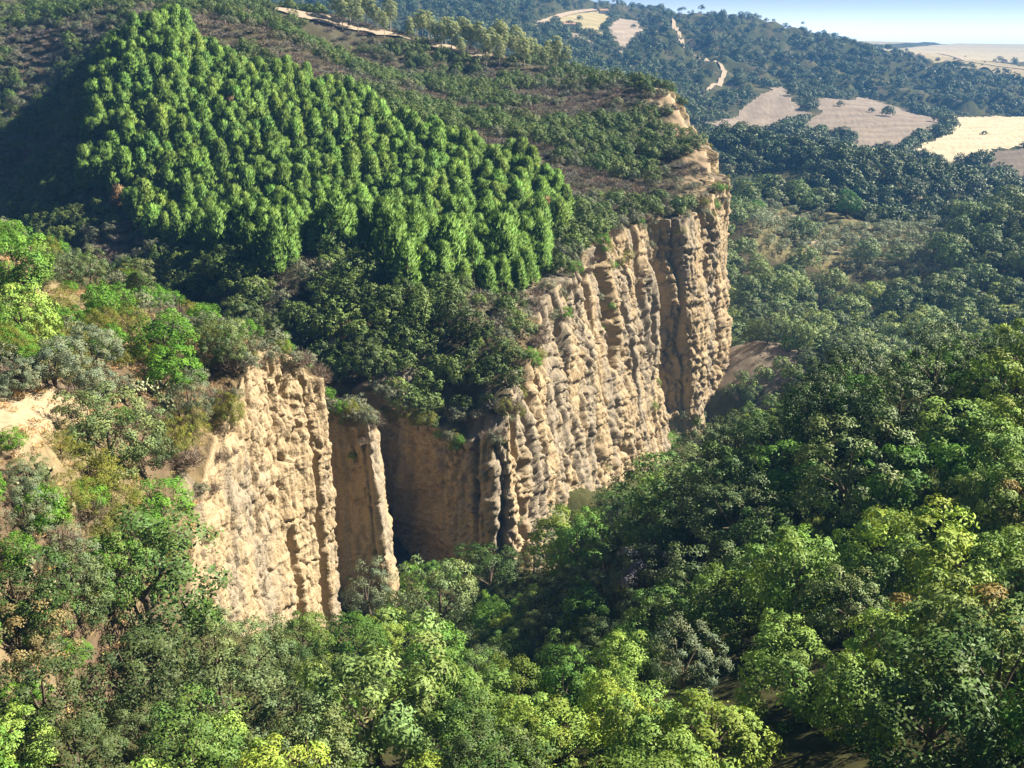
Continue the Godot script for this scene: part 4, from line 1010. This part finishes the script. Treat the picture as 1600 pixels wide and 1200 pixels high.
	# eucalyptus along the road
	for i in EUCALYPTUS.size() / 3: plant("eucalyptus", EUCALYPTUS[3 * i], EUCALYPTUS[3 * i + 1], EUCALYPTUS[3 * i + 2], "tall thin eucalyptus with pale trunk beside the hilltop road", "tree", "eucalyptus along the hilltop road", 0.2)
	# valley on the far side of the saddle
	var vs := []
	for q in scatter(PackedVector2Array([Vector2(44, -205), Vector2(70, -178), Vector2(120, -165), Vector2(190, -190), Vector2(235, -330), Vector2(190, -345), Vector2(70, -352), Vector2(48, -300)]), 5.6):
		if inside(terrace_poly, q.x, q.y) > (0.0 if q.y < -300.0 or q.x > 118.0 else -4.0) and rng.randf() < 0.94: continue
		if q.x > -q.y * 0.58 + 14.0 or q.distance_to(Vector2(49, -195)) < 8.0: continue
		vs.append([q.x, q.y, rng.randf_range(4.5, 8.0)])
	nearest_first(vs)
	var vr := []
	for i in vs.size():
		var light := rng.randf() > 0.72
		if i < 300: plant("valley_light" if light else "valley", vs[i][0], vs[i][1], vs[i][2], (("light" if light else "dark") + " green broad tree " + ("beside the olive terraces" if inside(terrace_poly, vs[i][0], vs[i][1]) > -9.0 else ("next to the low saddle" if vs[i][1] > -222.0 else "in the wooded valley beyond the cliff"))), "tree", "trees of the wooded valley", 0.2)
		else: vr.append(vs[i])
	if vr.size(): stuff("valley_wood", "valley", vr, "rear trees of the wooded valley around the terraces", "wood")
	print("valley ", vs.size())
	var shrubs := scatter(PackedVector2Array([Vector2(30, -140), Vector2(80, -140), Vector2(120, -165), Vector2(70, -178), Vector2(60, -200), Vector2(46, -198), Vector2(38, -180)]), 4.0)
	for q in shrubs:
		if q.distance_to(Vector2(49, -195)) > 6.5: plant("maquis", q.x, q.y, rng.randf_range(2.8, 4.8), "dark shrub on the low saddle joining the far end of the cliff", "shrub", "shrubs of the saddle", 0.1, 0.0, "saddle_shrub")
	# olive terraces
	var row := 0
	for q in scatter(terrace_poly, 4.3, 0.4):
		if q.distance_to(Vector2(PLANTED.lone_pine[0], PLANTED.lone_pine[1])) < 6.0: continue
		plant("terrace_olive", q.x, q.y, rng.randf_range(2.8, 4.4), "silvery olive tree planted on the stepped terraces", "tree", "olive trees of the terraces")
	terraces()
	# far hills
	var lines := [poly(TRACK_FAR), poly(TRACK_RIDGE), poly(TRACK_EDGE), poly(ROAD_FARM)]
	var fs := []
	for i in 56000:
		var r := exp(rng.randf_range(log(345.0), log(1700.0)))
		var a := rng.randf_range(-0.54, 0.56)
		var x := r * sin(a)
		var z := -r * cos(a)
		if x < 55.0 and r < 355.0: continue
		if r > 1150.0 and rng.randf() < 0.7: continue
		var n := patch.get_noise_2d(x * 0.22, z * 0.22) + rng.randf_range(-0.25, 0.25)
		if n > 0.22: continue
		var hit := false
		for key in fields:
			if key in ["h", "j", "k", "l"] and rng.randf() < 0.12: continue
			if Geometry2D.is_point_in_polygon(Vector2(x, z), fields[key].p): hit = true
		if hit or not off_tracks(x, z, lines, 8.0): continue
		fs.append([x, z, (2.2 + 6.0 * pow(rng.randf(), 1.8)) * (1.0 if r > 500.0 else 0.85)])
	stuff("hill_wood", "far", fs, "blue hazed woodland covering the distant hills", "wood")
	print("far ", fs.size())
	farm()

func terraces() -> void:
	for i in TERRACES.size():
		var p := poly(TERRACES[i])
		var steep := false
		for k in p.size() - 1:
			if absf(p[k].y - p[k + 1].y) > 9.0: steep = true
		if steep or p.size() < 2: continue
		var st := SurfaceTool.new()
		st.begin(Mesh.PRIMITIVE_TRIANGLES)
		var o := top("terrace_wall")
		var curve := Curve2D.new()
		for q in p: curve.add_point(q)
		var n := int(curve.get_baked_length() / 1.2)
		var prev := []
		for k in n + 1:
			var q := curve.sample_baked(curve.get_baked_length() * k / n)
			var y := ground(q.x, q.y)
			var h := 0.75 + 0.35 * rough.get_noise_2d(q.x * 2.0, q.y * 2.0)
			var now := [Vector3(q.x, y - 0.6, q.y + 0.5), Vector3(q.x, y + h, q.y + 0.35), Vector3(q.x, y + h + 0.05, q.y - 0.5), Vector3(q.x, y - 0.6, q.y - 1.6)]
			if prev.size():
				for e in 3:
					for t in [prev[e], prev[e + 1], now[e], now[e], prev[e + 1], now[e + 1]]: st.add_vertex(t)
			prev = now
		st.generate_normals()
		part("stones", st.commit(), mats.stone, o)
		tag(o, "low dry stone terrace wall between rows of olive trees", "wall", "terrace walls of the olive grove")

func box(size: Vector3, at: Vector3) -> ArrayMesh:
	var st := SurfaceTool.new()
	st.begin(Mesh.PRIMITIVE_TRIANGLES)
	var b := BoxMesh.new()
	b.size = size
	st.append_from(b, 0, Transform3D(Basis(), at))
	return st.commit()

func farm() -> void:
	var wall := plain("farm wall", lin(0.6, 0.55, 0.48)); var roof := plain("farm roof", lin(0.32, 0.2, 0.14)); var dark := plain("farm opening", lin(0.05, 0.05, 0.06), 0.4)
	for i in 2:
		var x: float = FARMS[3 * i]
		var z: float = FARMS[3 * i + 1]
		var o := top("farmhouse", Vector3(x, ground(x, z) - 0.5, z))
		o.rotation.y = 0.25
		var w: float = FARMS[3 * i + 2]
		part("wall", box(Vector3(w, 4.0, 6), Vector3(0, 2, 0)), wall, o)
		var st := SurfaceTool.new()
		st.begin(Mesh.PRIMITIVE_TRIANGLES)
		var pm := PrismMesh.new()
		pm.size = Vector3(6.8, 1.8, w + 0.8)
		st.append_from(pm, 0, Transform3D(Basis(Vector3.UP, PI / 2), Vector3(0, 4.92, 0)))
		part("roof", st.commit(), roof, o)
		for k in 3: part("window", box(Vector3(1.0, 1.2, 0.2), Vector3(-w * 0.32 + k * w * 0.32, 2.4, 3.0)), dark, o)
		tag(o, ["low farmhouse with a brown roof beside the pale farm road", "small farmhouse on the skyline above the sloping brown field"][i], "house")
